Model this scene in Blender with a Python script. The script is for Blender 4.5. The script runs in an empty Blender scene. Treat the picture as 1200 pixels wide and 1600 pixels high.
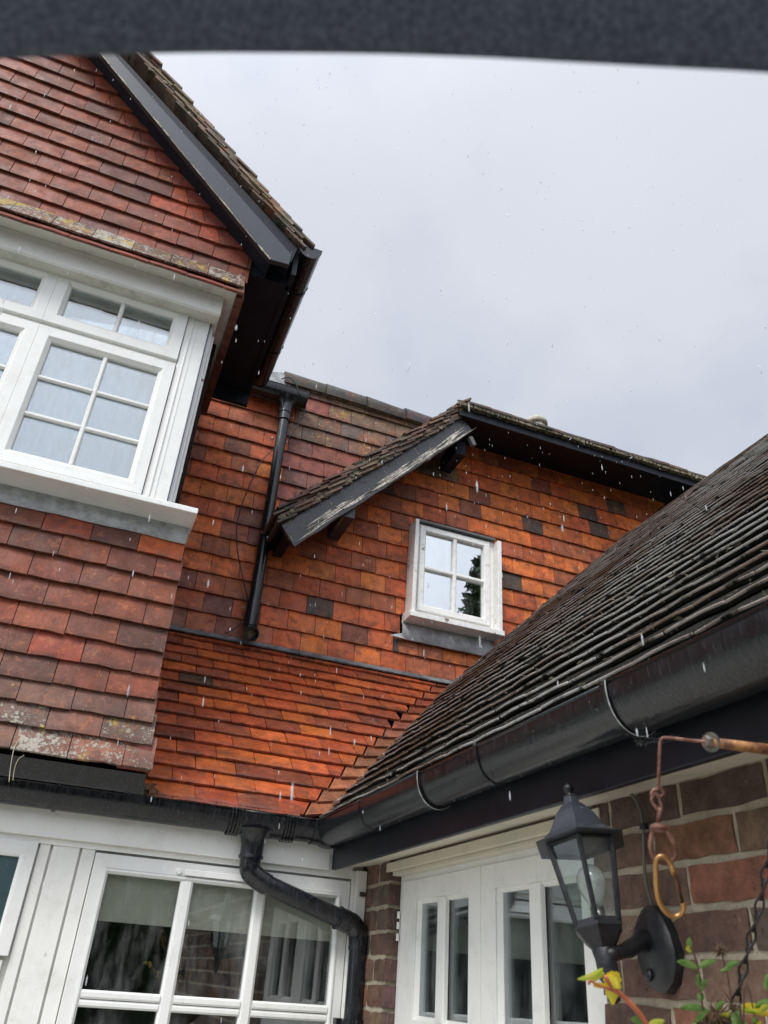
import bpy, math, random
import numpy as np
from mathutils import Vector, Matrix
random.seed(7)
scene = bpy.context.scene
col = scene.collection

# ---------------------------------------------------------------- camera
Rm = [[0.92855254, -0.36547103, 0.06496995], [0.24121723, 0.46105221, -0.85395849], [0.28214255, 0.8086172, 0.51626912]]
CAM = Vector((0, 0, 1.6)); FPX = 1223.757
right, down, fwd = (Vector(r) for r in Rm)
cd = bpy.data.cameras.new('camera'); cam = bpy.data.objects.new('camera', cd); col.objects.link(cam)
m3 = Matrix((right, -down, -fwd)).transposed()
cam.matrix_world = Matrix.Translation(CAM) @ m3.to_4x4()
cd.sensor_fit = 'VERTICAL'; cd.sensor_height = 24.0; cd.lens = FPX / 1600 * 24
cd.clip_start = 0.02; cd.clip_end = 500
cd.dof.use_dof = True; cd.dof.focus_distance = 3.4; cd.dof.aperture_fstop = cd.lens / 3.3
scene.camera = cam

# ---------------------------------------------------------------- world and sun (overcast, bright cloud behind the camera)
SUN_EL, SUN_AZ = math.radians(50), math.radians(222)      # azimuth clockwise from +Y
w = bpy.data.worlds.new('World'); scene.world = w; w.use_nodes = True
nt = w.node_tree; nt.nodes.clear()
def wn(t, **k):
    n = nt.nodes.new(t)
    for a, b in k.items(): setattr(n, a, b)
    return n
sky = wn('ShaderNodeTexSky', sky_type='NISHITA', sun_disc=False, sun_elevation=SUN_EL, sun_rotation=SUN_AZ)
skm = wn('ShaderNodeVectorMath', operation='SCALE'); skm.inputs[3].default_value = 1.0
nt.links.new(sky.outputs[0], skm.inputs[0])
tc = wn('ShaderNodeTexCoord'); mp = wn('ShaderNodeMapping'); mp.inputs['Scale'].default_value = (1.6, 1.6, 3.2)
mp.inputs['Location'].default_value = (3.1, 1.7, 0.4)
nt.links.new(tc.outputs['Generated'], mp.inputs[0])
no = wn('ShaderNodeTexNoise'); no.inputs['Scale'].default_value = 1.3; no.inputs['Detail'].default_value = 7; no.inputs['Roughness'].default_value = .52
nt.links.new(mp.outputs[0], no.inputs['Vector'])
cr = wn('ShaderNodeValToRGB'); cr.color_ramp.elements[0].position = .30; cr.color_ramp.elements[1].position = .72
cr.color_ramp.elements[0].color = (3.86, 4.04, 4.46, 1); cr.color_ramp.elements[1].color = (4.18, 4.34, 4.74, 1)
nt.links.new(no.outputs[0], cr.inputs[0])
# clear gaps in the cloud
no2 = wn('ShaderNodeTexNoise'); no2.inputs['Scale'].default_value = 2.1; no2.inputs['Detail'].default_value = 6
mp2 = wn('ShaderNodeMapping'); mp2.inputs['Location'].default_value = (8.0, 2.0, 5.0); nt.links.new(tc.outputs['Generated'], mp2.inputs[0])
nt.links.new(mp2.outputs[0], no2.inputs['Vector'])
gp = wn('ShaderNodeMapRange'); gp.inputs['From Min'].default_value = .52; gp.inputs['From Max'].default_value = .72
gp.inputs['To Min'].default_value = .04; gp.inputs['To Max'].default_value = .30
nt.links.new(no2.outputs[0], gp.inputs[0])
mx = wn('ShaderNodeMix', data_type='RGBA')
nt.links.new(gp.outputs[0], mx.inputs[0]); nt.links.new(cr.outputs[0], mx.inputs[6]); nt.links.new(skm.outputs[0], mx.inputs[7])
sx_ = wn('ShaderNodeSeparateXYZ'); nt.links.new(tc.outputs['Generated'], sx_.inputs[0])
zg = wn('ShaderNodeMapRange'); zg.inputs['From Min'].default_value = .0; zg.inputs['From Max'].default_value = 1.; zg.inputs['To Min'].default_value = .86; zg.inputs['To Max'].default_value = 1.12
nt.links.new(sx_.outputs['Z'], zg.inputs[0]); zs_ = wn('ShaderNodeVectorMath', operation='SCALE'); nt.links.new(mx.outputs[2], zs_.inputs[0]); 
# the cloud glows broadly around the hidden sun
dn_ = wn('ShaderNodeVectorMath', operation='DOT_PRODUCT'); nt.links.new(tc.outputs['Generated'], dn_.inputs[0])
dn_.inputs[1].default_value = (math.sin(SUN_AZ) * math.cos(SUN_EL), math.cos(SUN_AZ) * math.cos(SUN_EL), math.sin(SUN_EL))
gg = wn('ShaderNodeMapRange'); gg.interpolation_type = 'SMOOTHSTEP'
for i_, v_ in zip((1, 2, 3, 4), (.25, 1.0, 1.0, 2.3)): gg.inputs[i_].default_value = v_
nt.links.new(dn_.outputs['Value'], gg.inputs[0]); gm = wn('ShaderNodeMath', operation='MULTIPLY'); nt.links.new(gg.outputs[0], gm.inputs[0]); nt.links.new(zg.outputs[0], gm.inputs[1])
nt.links.new(gm.outputs[0], zs_.inputs[3])
bg = wn('ShaderNodeBackground'); bg.inputs['Strength'].default_value = 0.1
nt.links.new(zs_.outputs[0], bg.inputs[0])
ow = wn('ShaderNodeOutputWorld'); nt.links.new(bg.outputs[0], ow.inputs[0])
sd = bpy.data.lights.new('sun', 'SUN'); sd.energy = 1.5; sd.angle = math.radians(20); sd.color = (1, .97, .92)
so = bpy.data.objects.new('sun', sd); col.objects.link(so)
sdir = Vector((math.sin(SUN_AZ) * math.cos(SUN_EL), math.cos(SUN_AZ) * math.cos(SUN_EL), math.sin(SUN_EL)))
so.rotation_euler = sdir.to_track_quat('Z', 'Y').to_euler(); so.location = (0, 0, 20)
vs = scene.view_settings; vs.view_transform = 'Standard'; vs.look = 'None'; vs.gamma = 1; vs.exposure = 0.80; vs.use_curve_mapping = False

# ---------------------------------------------------------------- helpers
def pt(px, py, Y=None, X=None, D=None):
    """real point seen at a photo pixel, on the wall plane y=Y, x=X or at depth D"""
    d = right * ((px - 600) / FPX) + down * ((py - 800) / FPX) + fwd
    if Y is not None: return CAM + d * (Y / d.y)
    if X is not None: return CAM + d * (X / d.x)
    return CAM + d * D
class MB:
    def __init__(s): s.v = []; s.f = []; s.t = []
    def add(s, vs, fs, tint=None):
        b = len(s.v); s.v += [tuple(q) for q in vs]; s.f += [tuple(i + b for i in f) for f in fs]
        s.t += [tint] * len(fs)
    def box(s, x0, x1, y0, y1, z0, z1):
        if x0 > x1: x0, x1 = x1, x0
        if y0 > y1: y0, y1 = y1, y0
        if z0 > z1: z0, z1 = z1, z0
        s.add([(x0,y0,z0),(x1,y0,z0),(x1,y1,z0),(x0,y1,z0),(x0,y0,z1),(x1,y0,z1),(x1,y1,z1),(x0,y1,z1)],
              [(0,3,2,1),(4,5,6,7),(0,1,5,4),(1,2,6,5),(2,3,7,6),(3,0,4,7)]); return s
    def prism(s, a, b):
        """two matching outlines (lists of 3D points) joined"""
        n = len(a); s.add(list(a) + list(b), [tuple(range(n))[::-1], tuple(range(n, 2*n))] + [(i, (i+1) % n, n + (i+1) % n, n + i) for i in range(n)]); return s
    def tube(s, P, r, n=10, closed=False, cap=True):
        P = [Vector(p) for p in P]; m = len(P); rr = r if isinstance(r, (list, tuple)) else [r] * m
        T = []
        for i in range(m):
            if closed: t = P[(i+1) % m] - P[i-1]
            else: t = P[min(i+1, m-1)] - P[max(i-1, 0)]
            T.append(t.normalized())
        nrm = T[0].orthogonal().normalized(); vs = []
        for i in range(m):
            nrm = (nrm - T[i] * nrm.dot(T[i])).normalized(); bn = T[i].cross(nrm)
            for k in range(n):
                a = 2 * math.pi * k / n; vs.append(P[i] + (nrm * math.cos(a) + bn * math.sin(a)) * rr[i])
        fs = []
        for i in range(m if closed else m - 1):
            j = (i + 1) % m
            for k in range(n): fs.append((i*n+k, i*n+(k+1) % n, j*n+(k+1) % n, j*n+k))
        if cap and not closed: fs += [tuple(range(n))[::-1], tuple((m-1)*n+k for k in range(n))]
        s.add(vs, fs); return s
    def lathe(s, O, axis, prof, n=24, a0=0, cap=True):
        """prof = [(distance along axis, radius)]"""
        O = Vector(O); ax = Vector(axis).normalized(); u = ax.orthogonal().normalized(); v = ax.cross(u); vs = []
        for d, r in prof:
            for k in range(n):
                a = a0 + 2*math.pi*k/n; vs.append(O + ax*d + (u*math.cos(a) + v*math.sin(a)) * r)
        fs = [(i*n+k, i*n+(k+1) % n, (i+1)*n+(k+1) % n, (i+1)*n+k) for i in range(len(prof)-1) for k in range(n)]
        if cap: fs += [tuple(range(n))[::-1], tuple((len(prof)-1)*n+k for k in range(n))]
        s.add(vs, fs); return s
    def mesh(s, name, mat, smooth=False, bevel=0):
        me = bpy.data.meshes.new(name); me.from_pydata(s.v, [], s.f); me.update()
        if mat: me.materials.append(mat)
        if smooth: me.polygons.foreach_set('use_smooth', [True] * len(me.polygons))
        if any(t is not None for t in s.t):
            at = me.attributes.new('tint', 'FLOAT_COLOR', 'CORNER'); arr = []
            for p, t in zip(me.polygons, s.t): arr += list(t or (1,1,1,0)) * p.loop_total
            at.data.foreach_set('color', arr)
        return me
WM = {}
def link(o, parent=None, M=Matrix.Identity(4)):
    col.objects.link(o); WM[o.name] = M
    if parent:
        o.parent = parent; o.matrix_parent_inverse = WM[parent.name].inverted()
    o.matrix_basis = M
    return o
def part(name, mb, mat, parent=None, smooth=False, bevel=0, M=Matrix.Identity(4), label=None, auto=None):
    me = mb.mesh(name, mat, smooth) if isinstance(mb, MB) else mb
    o = link(bpy.data.objects.new(name, me), parent, M)
    if bevel:
        b = o.modifiers.new('bevel', 'BEVEL'); b.width = bevel; b.segments = 2; b.limit_method = 'ANGLE'; b.angle_limit = math.radians(40)
    if auto:
        es = o.modifiers.new('split', 'EDGE_SPLIT'); es.split_angle = math.radians(auto)
    if label: o['label'] = label
    return o
def thing(name, label, cat, loc=(0, 0, 0), group=None):
    o = link(bpy.data.objects.new(name, None), None, Matrix.Translation(loc)); o.empty_display_size = .1
    o['label'] = label; o['category'] = cat
    if group: o['group'] = group
    return o
def tag(o, label=None, cat=None, group=None, kind=None):
    for k, v in (('label', label), ('category', cat), ('group', group), ('kind', kind)):
        if v: o[k] = v
    return o
def spline(P, k=6, closed=False):
    P = [Vector(p) for p in P]; n = len(P); out = []
    g = (lambda i: P[i % n]) if closed else (lambda i: P[max(0, min(n-1, i))])
    for i in range(n if closed else n - 1):
        a, b, c, d = g(i-1), g(i), g(i+1), g(i+2)
        for j in range(k):
            t = j / k; out.append(.5 * ((2*b) + (c-a)*t + (2*a-5*b+4*c-d)*t*t + (3*b-a-3*c+d)*t**3))
    if not closed: out.append(P[-1])
    return out

# ---------------------------------------------------------------- materials
class NT:
    def __init__(s, name):
        s.m = bpy.data.materials.new(name); s.m.use_nodes = True; s.t = s.m.node_tree
        s.b = s.t.nodes['Principled BSDF']; s.out = s.t.nodes['Material Output']
        s.pos = s.n('ShaderNodeNewGeometry').outputs['Position']
    def n(s, t, **k):
        q = s.t.nodes.new(t)
        for a, b in k.items(): setattr(q, a, b)
        return q
    def L(s, a, b): s.t.links.new(a, b)
    def map(s, src, scale, loc=(0,0,0), rot=(0,0,0)):
        q = s.n('ShaderNodeMapping'); q.inputs['Scale'].default_value = scale; q.inputs['Location'].default_value = loc; q.inputs['Rotation'].default_value = rot
        s.L(src, q.inputs[0]); return q.outputs[0]
    def noise(s, scale, det=5, ro=.55, src=None, dist=0):
        q = s.n('ShaderNodeTexNoise'); q.inputs['Scale'].default_value = scale; q.inputs['Detail'].default_value = det
        q.inputs['Roughness'].default_value = ro; q.inputs['Distortion'].default_value = dist
        s.L(src or s.pos, q.inputs['Vector']); return q.outputs[0]
    def rng(s, src, a, b, c=0., d=1., smooth=True):
        q = s.n('ShaderNodeMapRange'); q.interpolation_type = 'SMOOTHSTEP' if smooth else 'LINEAR'
        for i, v in zip((1,2,3,4), (a,b,c,d)):
            if isinstance(v, (int, float)): q.inputs[i].default_value = v
            else: s.L(v, q.inputs[i])
        s.L(src, q.inputs[0]); return q.outputs[0]
    def math(s, op, a, b=None):
        q = s.n('ShaderNodeMath', operation=op)
        for i, v in enumerate((a, b)):
            if v is None: continue
            if isinstance(v, (int, float)): q.inputs[i].default_value = v
            else: s.L(v, q.inputs[i])
        return q.outputs[0]
    def mix(s, f, a, b, mode='MIX'):
        q = s.n('ShaderNodeMix', data_type='RGBA', blend_type=mode)
        for i, v in ((0, f), (6, a), (7, b)):
            if isinstance(v, (int, float)): q.inputs[i].default_value = v if i == 0 else (v, v, v, 1)
            elif isinstance(v, tuple): q.inputs[i].default_value = (*v, 1) if len(v) == 3 else v
            else: s.L(v, q.inputs[i])
        return q.outputs[2]
    def bump(s, h, dist=.001, st=1.):
        q = s.n('ShaderNodeBump'); q.inputs['Distance'].default_value = dist; q.inputs['Strength'].default_value = st
        s.L(h, q.inputs['Height']); s.L(q.outputs[0], s.b.inputs['Normal'])
    def set(s, **k):
        for a, v in k.items():
            i = s.b.inputs[a.replace('_', ' ')]
            if isinstance(v, (int, float)): i.default_value = v
            elif isinstance(v, tuple): i.default_value = (*v, 1)
            else: s.L(v, i)
        return s.m

def tile_mat(name, stuff=False, rough=(.42, .68), yellow=.85, rub=.0, dirt=.3, grey=(.40, .39, .33)):
    t = NT(name)
    if stuff:
        a = t.n('ShaderNodeAttribute', attribute_name='tint'); c = a.outputs['Color']; al = a.outputs['Alpha']; rnd = a.outputs['Fac']
    else:
        a = t.n('ShaderNodeObjectInfo'); c = a.outputs['Color']; al = a.outputs['Alpha']
    n1 = t.noise(14, 6, .6); n2 = t.noise(170, 4, .7); n3 = t.noise(5.5, 6, .62, dist=.4)
    v = t.rng(n1, .28, .74, .62, 1.38, False)
    c = t.mix(1, c, t.n('ShaderNodeCombineColor').outputs[0], 'MULTIPLY') if False else c
    q = t.n('ShaderNodeVectorMath', operation='SCALE'); t.L(c, q.inputs[0]); t.L(v, q.inputs[3]); c = q.outputs[0]
    g = t.rng(n2, .3, .7, .78, 1.22, False)
    q = t.n('ShaderNodeVectorMath', operation='SCALE'); t.L(c, q.inputs[0]); t.L(g, q.inputs[3]); c = q.outputs[0]
    c = t.mix(t.rng(n3, .52, .75, 0., dirt), c, (.045, .034, .03))
    big = t.noise(2.6, 4, .6, dist=.5); c = t.mix(t.rng(big, .50, .68, 0, .38), c, (.20, .062, .036)); c = t.mix(t.rng(big, .30, .46, .30, 0), c, (.44, .115, .035))
    ta = t.n('ShaderNodeAttribute', attribute_name='tail'); c = t.mix(t.math('MULTIPLY', t.rng(ta.outputs['Fac'], .1, 1), t.rng(t.noise(20, 5, .65), .38, .62, .0, .6)), c, (.055, .035, .028))
    sv_ = t.noise(1, 5, .6, src=t.map(t.pos, (55, 55, 9))); c = t.mix(t.rng(sv_, .52, .72, 0, .35), c, (.09, .045, .034))
    # burnt orange and purple clouding fired into the clay
    n5 = t.noise(24, 3, .5); c = t.mix(t.rng(n5, .52, .70, 0, .5), c, (.10, .042, .034)); n6 = t.noise(31, 4, .6, dist=.8); c = t.mix(t.rng(n6, .56, .72, 0, .4), c, (.52, .17, .06))
    # small pits and pale specks
    vo = t.n('ShaderNodeTexVoronoi'); vo.inputs['Scale'].default_value = 95; t.L(t.pos, vo.inputs['Vector'])
    sp = t.math('MULTIPLY', t.rng(vo.outputs['Distance'], .10, .17, 1, 0), t.rng(t.noise(30, 2), .55, .6))
    c = t.mix(t.math('MULTIPLY', sp, .6), c, (.42, .38, .32))
    # lichen by amount in alpha
    ln = t.math('ADD', t.math('MULTIPLY', t.noise(26, 7, .68), .45), t.math('MULTIPLY', t.noise(85, 6, .75), .55)); th = t.rng(al, 0, 1, .74, .42, False)
    lm = t.rng(ln, th, t.math('ADD', th, .07))
    c = t.mix(t.math('MULTIPLY', lm, .8), c, grey)
    yn = t.noise(9, 4, .6); ym = t.math('MULTIPLY', t.rng(yn, .55, .66), t.rng(t.noise(55, 5, .7), t.math('SUBTRACT', th, .06), t.math('ADD', th, .03)))
    c = t.mix(t.math('MULTIPLY', ym, yellow), c, (.44, .29, .025))
    t.bump(t.math('ADD', t.noise(60, 6, .65), t.math('MULTIPLY', lm, .5)), .0022, .8)
    return t.set(Base_Color=c, Roughness=t.rng(t.noise(12, 4), .35, .65, rough[0], rough[1], False), Specular_IOR_Level=.32)
M_tile = tile_mat('clay_hung_tile'); M_tile_s = tile_mat('clay_hung_tile_mass', True)
M_wet = tile_mat('wet_clay_roof_tile', rough=(.12, .34), yellow=.15, dirt=.5); M_wet_s = tile_mat('wet_clay_roof_tile_mass', True, rough=(.12, .34), yellow=.15, dirt=.5)
def moss_tile(name, stuff=False):
    t = NT(name)
    if stuff:
        a = t.n('ShaderNodeAttribute', attribute_name='tint'); c = a.outputs['Color']
    else:
        a = t.n('ShaderNodeObjectInfo'); c = a.outputs['Color']
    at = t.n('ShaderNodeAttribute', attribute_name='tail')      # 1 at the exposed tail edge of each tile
    n1 = t.noise(22, 6, .7); n2 = t.noise(110, 5, .7)
    c = t.mix(t.rng(n1, .30, .6, 0, .9), c, (.012, .013, .009))
    c = t.mix(t.rng(n2, .52, .62, 0, .8), c, (.006, .006, .005))
    vo = t.n('ShaderNodeTexVoronoi'); vo.inputs['Scale'].default_value = 75; t.L(t.pos, vo.inputs['Vector'])
    c = t.mix(t.math('MULTIPLY', t.rng(vo.outputs['Distance'], .10, .2, 1, 0), t.rng(t.noise(14, 4), .46, .56, 0, .9)), c, (.45, .43, .38))
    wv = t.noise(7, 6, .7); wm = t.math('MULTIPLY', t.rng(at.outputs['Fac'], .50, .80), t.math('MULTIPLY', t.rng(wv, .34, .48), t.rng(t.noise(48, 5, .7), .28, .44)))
    c = t.mix(t.math('MULTIPLY', wm, .95), c, t.mix(t.rng(t.noise(1.6, 4), .35, .62), (.40, .26, .18), (.92, .91, .88)))  # pale worn arris, whitened further to paint in the wet glint of the sky
    t.bump(t.math('ADD', t.noise(55, 8, .75), t.math('MULTIPLY', t.noise(16, 4), 1.4)), .006, .9)
    return t.set(Base_Color=c, Roughness=t.rng(wm, 0, 1, .8, .12, False), Specular_IOR_Level=t.rng(wm, 0, 1, .10, .8, False))
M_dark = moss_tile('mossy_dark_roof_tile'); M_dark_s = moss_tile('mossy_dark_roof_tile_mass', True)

def simple(name, c, rough=.5, spec=.5, var=.15, sc=20, bump=0, metal=0, det=5):
    t = NT(name); n = t.noise(sc, det, .6)
    cc = t.mix(t.rng(n, .3, .7), tuple(v*(1-var) for v in c), tuple(min(1, v*(1+var)) for v in c))
    if bump: t.bump(t.noise(sc*3, 6, .65), bump, .7)
    return t.set(Base_Color=cc, Roughness=rough, Specular_IOR_Level=spec, Metallic=metal)
def upvc(name, c, grime=.25, ro=.32):
    t = NT(name); d = t.math('MULTIPLY', t.rng(t.noise(9, 7, .7), .48, .72), grime)
    cc = t.mix(d, c, (.30, .29, .24))
    st = t.noise(1, 5, .6, src=t.map(t.pos, (60, 60, 2.5)))
    cc = t.mix(t.math('MULTIPLY', t.rng(st, .55, .75), grime * .6), cc, (.36, .35, .30))
    vo = t.n('ShaderNodeTexVoronoi'); vo.inputs['Scale'].default_value = 38; t.L(t.pos, vo.inputs['Vector'])
    cc = t.mix(t.math('MULTIPLY', t.rng(vo.outputs['Distance'], .05, .1, 1, 0), .35), cc, (.2, .19, .16))
    dr_ = t.rng(t.noise(3.2, 5, .7), .50, .72); cc = t.mix(t.math('MULTIPLY', dr_, grime * .8), cc, (.46, .47, .40)); t.bump(t.noise(40, 4), .0006, .5)
    return t.set(Base_Color=cc, Roughness=ro, Specular_IOR_Level=.5)
M_upvc = upvc('white_plastic_frame', (.77, .775, .75), .16, .3)
M_upvc_dirty = upvc('grimy_white_plastic', (.62, .61, .54), .75, .4)
M_board = upvc('white_painted_board', (.80, .80, .76), .2, .38)
M_cream = upvc('cream_painted_timber', (.60, .56, .45), .5, .5)
def peel(name, base, under, amt=.5, long=(1, 1, 1), ro=.45):
    t = NT(name); s = t.map(t.pos, long)
    n = t.noise(11, 8, .62, src=s, dist=.6); m = t.rng(n, 1 - amt - .02, 1 - amt + .03)
    wd = t.mix(t.noise(60, 4, src=s), under, tuple(v * .45 for v in under))
    cc = t.mix(m, t.mix(t.rng(t.noise(30, 5), .4, .7, 0, .5), base, tuple(v*.75 for v in base)), wd)
    cr_ = t.noise(38, 3, .5, src=s, dist=1.5); ck = t.rng(t.math('ABSOLUTE', t.math('SUBTRACT', cr_, .5)), 0, .012, 1, 0)
    cc = t.mix(t.math('MULTIPLY', ck, .7), cc, tuple(v*.35 for v in base))
    t.bump(t.math('SUBTRACT', t.math('MULTIPLY', t.noise(70, 4, src=s), .3), m), .0022, 1)
    return t.set(Base_Color=cc, Roughness=t.rng(m, 0, 1, ro, .8, False))
M_peelwhite = peel('flaking_white_paint', (.84, .83, .80), (.36, .25, .15), .36)
M_ck = peel('cracked_black_paint', (.035, .038, .044), (.34, .31, .25), .40, (3, 1, 3), .3)
def streaks(name, base, rough=.22, st=.5):
    t = NT(name)
    n = t.noise(1, 6, .65, src=t.map(t.pos, (46, 46, 7))); d = t.rng(n, .46, .62)
    dust = t.rng(t.noise(6, 6, .7), .45, .75)
    c = t.mix(t.math('MULTIPLY', dust, st), base, tuple(v * 2.6 + .018 for v in base))
    c = t.mix(t.math('MULTIPLY', d, .7), c, (.006, .006, .007))
    fine = t.noise(1, 4, .6, src=t.map(t.pos, (150, 150, 16))); c = t.mix(t.rng(fine, .54, .66, 0, .55), c, tuple(v * 2.2 + .02 for v in base)); t.bump(t.math('ADD', t.math('MULTIPLY', t.noise(260, 3), .5), t.math('ADD', fine, n)), .0010, .5)
    return t.set(Base_Color=c, Roughness=t.rng(d, 0, 1, rough + .12, rough, False), Specular_IOR_Level=.5)
M_pipe = streaks('wet_black_plastic', (.009, .010, .012), .10, .3)
M_pipe2 = streaks('black_downpipe_plastic', (.011, .012, .015), .13, .35)
M_black = simple('black_gloss_board', (.007, .0085, .014), .38, .28, .3, 14, .0006)
M_soffit = simple('black_soffit_paint', (.008, .010, .018), .6, .3, .3, 12)
M_lead = None
t = NT('weathered_lead'); a_ = t.noise(11, 7, .7); b_ = t.noise(45, 6, .7)
c_ = t.mix(t.rng(a_, .35, .65), (.26, .27, .28), (.50, .52, .53)); c_ = t.mix(t.rng(b_, .56, .7, 0, .6), c_, (.60, .61, .60))
t.bump(t.noise(22, 5), .003, .6); M_lead = t.set(Base_Color=c_, Roughness=.5)
def brick_mat():
    t = NT('old_brick'); c = t.n('ShaderNodeObjectInfo').outputs['Color']
    n1 = t.noise(26, 7, .7); q = t.n('ShaderNodeVectorMath', operation='SCALE'); t.L(c, q.inputs[0]); t.L(t.rng(n1, .3, .7, .55, 1.5, False), q.inputs[3])
    cc = t.mix(t.rng(t.noise(70, 5, .7), .60, .70, 0, .7), q.outputs[0], (.02, .016, .016))
    cc = t.mix(t.rng(t.noise(120, 3, .7), .64, .72, 0, .5), cc, (.42, .36, .30))
    cc = t.mix(t.rng(t.noise(9, 4, .6), .5, .7, 0, .45), cc, (.06, .05, .045)); t.bump(t.noise(60, 8, .8), .007, 1); return t.set(Base_Color=cc, Roughness=.78, Specular_IOR_Level=.3)
M_brick = brick_mat()
t = NT('lime_mortar'); cc = t.mix(t.rng(t.noise(14, 6, .7), .3, .7), (.33, .28, .20), (.54, .47, .35)); cc = t.mix(t.rng(t.noise(130, 4, .8), .55, .7, 0, .6), cc, (.16, .13, .10))
t.bump(t.noise(60, 8, .75), .006, 1); M_mortar = t.set(Base_Color=cc, Roughness=.9)
t = NT('mossy_mortar'); cc = t.mix(t.rng(t.noise(30, 7, .75), .35, .62), (.05, .045, .035), (.30, .25, .17)); cc = t.mix(t.rng(t.noise(17, 5), .5, .62, 0, .7), cc, (.09, .09, .035))
t.bump(t.noise(45, 8, .75), .01, 1); M_mossm = t.set(Base_Color=cc, Roughness=.9)
def glass(name, lo=.10, hi=.9, tint=(.92, .95, .95), dust=.06):
    t = NT(name); t.t.nodes.remove(t.b)
    tr = t.n('ShaderNodeBsdfTransparent'); tr.inputs[0].default_value = (*tint, 1)
    gl = t.n('ShaderNodeBsdfGlossy'); gl.inputs['Roughness'].default_value = .012; gl.inputs['Color'].default_value = (.95, .98, 1, 1)
    lw = t.n('ShaderNodeLayerWeight'); lw.inputs['Blend'].default_value = .35
    f = t.rng(lw.outputs['Fresnel'], 0, 1, lo, hi, False)
    bp = t.n('ShaderNodeBump'); bp.inputs['Distance'].default_value = .0012; bp.inputs['Strength'].default_value = .25; t.L(t.noise(2.2, 2), bp.inputs['Height']); t.L(bp.outputs[0], gl.inputs['Normal'])
    m1 = t.n('ShaderNodeMixShader'); t.L(f, m1.inputs[0]); t.L(tr.outputs[0], m1.inputs[1]); t.L(gl.outputs[0], m1.inputs[2])
    df = t.n('ShaderNodeBsdfDiffuse'); df.inputs[0].default_value = (.6, .62, .6, 1)
    sm = t.noise(1, 6, .7, src=t.map(t.pos, (14, 14, 4))); dm = t.rng(sm, .42, .75, .0, dust * 2)
    m2 = t.n('ShaderNodeMixShader'); t.L(dm, m2.inputs[0]); t.L(m1.outputs[0], m2.inputs[1]); t.L(df.outputs[0], m2.inputs[2]); t.L(m2.outputs[0], t.out.inputs[0]); return t.m
M_glass = glass('window_glass', .085, .85)
M_glassu = glass('upper_window_glass', .17, .92)
M_glasso = glass('old_window_glass', .62, .95, dust=.04)
M_glassl = glass('lantern_glass', .035, .5, dust=.05)
M_voile = simple('pale_net_curtain', (.34, .46, .51), .9, .1, .06, 3)
M_blind = simple('beige_roller_blind', (.70, .66, .53), .9, .1, .06, 6)
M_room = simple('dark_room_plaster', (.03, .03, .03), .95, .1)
M_lant = simple('black_cast_iron', (.012, .013, .016), .42, .5, .5, 40, .0015)
t = NT('dusty_cast_iron'); cc = t.mix(t.rng(t.noise(34, 6, .7), .60, .70, 0, .8), (.030, .034, .042), (.36, .36, .36))
t.bump(t.noise(90, 5), .001, .8); M_lantd = t.set(Base_Color=cc, Roughness=.45)
t = NT('rusty_steel'); cc = t.mix(t.rng(t.noise(45, 6, .7), .35, .65), (.12, .045, .03), (.30, .16, .12)); t.bump(t.noise(180, 5), .0006, 1)
M_rust = t.set(Base_Color=cc, Roughness=.55, Metallic=.3)
t = NT('rust_flaked_rod'); cc = t.mix(t.rng(t.noise(28, 6, .7), .38, .62), (.13, .05, .02), (.42, .20, .07)); t.bump(t.noise(120, 5), .001, 1)
M_rod = t.set(Base_Color=cc, Roughness=.6, Metallic=.2)
M_steel = simple('dull_steel', (.35, .33, .30), .35, .5, .3, 60, 0, .9)
M_gold = simple('orange_anodised_aluminium', (.44, .24, .09), .34, .5, .12, 50, 0, .75)
M_chain = simple('blackened_chain', (.035, .028, .028), .45, .5, .4, 60, .0005, .3)

# ---------------------------------------------------------------- tile laying
def tail_attr(me, tl):
    a = me.attributes.new('tail', 'FLOAT', 'POINT'); a.data.foreach_set('value', tl)
def tile_geo(wd, L, th, T, camber, jit, rs, arris=False):
    """one tile: grid face, thick tail and sides; x across, y up the slope, z outwards"""
    nx, ny = 3, 2; V = []; tl = []
    jt = [rs.uniform(-jit, jit) for _ in range(nx + 1)]
    yy = [0, .07 if arris else .14, 1]
    for layer in (0, 1):
        for j in range(ny + 1):
            for i in range(nx + 1):
                s = i / nx; y = yy[j] * L + (jt[i] if j == 0 else jt[i] * .3 if j == 1 else 0)
                z = T * (1 - yy[j]) + camber * 4 * s * (1 - s) - (.0 if j else .0015) * (1 - layer)
                V.append((s * wd + (rs.uniform(-.0008, .0008) if 0 < i < nx else 0), y, z - layer * th)); tl.append((1. if layer == 0 or not arris else .0) if j == 0 else (.35 if j == 1 and not arris else 0.))
    F = []; A = (nx + 1) * (ny + 1)
    for j in range(ny):
        for i in range(nx):
            a = j * (nx + 1) + i; F.append((a, a + 1, a + nx + 2, a + nx + 1)); 
    for i in range(nx): F.append((A + i, A + i + 1, i + 1, i)); 
    for i in range(nx): F.append((A + ny*(nx+1) + i + 1, A + ny*(nx+1) + i, A + i, A + i + 1))   # back in one sheet
    for j in range(ny):
        a = j * (nx + 1); F.append((a, a + nx + 1, A + a + nx + 1, A + a)); b = a + nx; F.append((b + nx + 1, b, A + b, A + b + nx + 1))
    return V, F, tl
def poly_geo(P, v0, L, th, T):
    n = len(P); V = []; tl = []
    for layer in (0, 1):
        for u, v in P:
            s = (v - v0) / L; V.append((u, v, T * (1 - s) - layer * th)); tl.append(1. if s < .05 else 0.)
    F = [tuple(range(n)), tuple(range(2*n - 1, n - 1, -1))] + [(i, n + i, n + (i+1) % n, (i+1) % n) for i in range(n)]
    return V, F, tl
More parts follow.
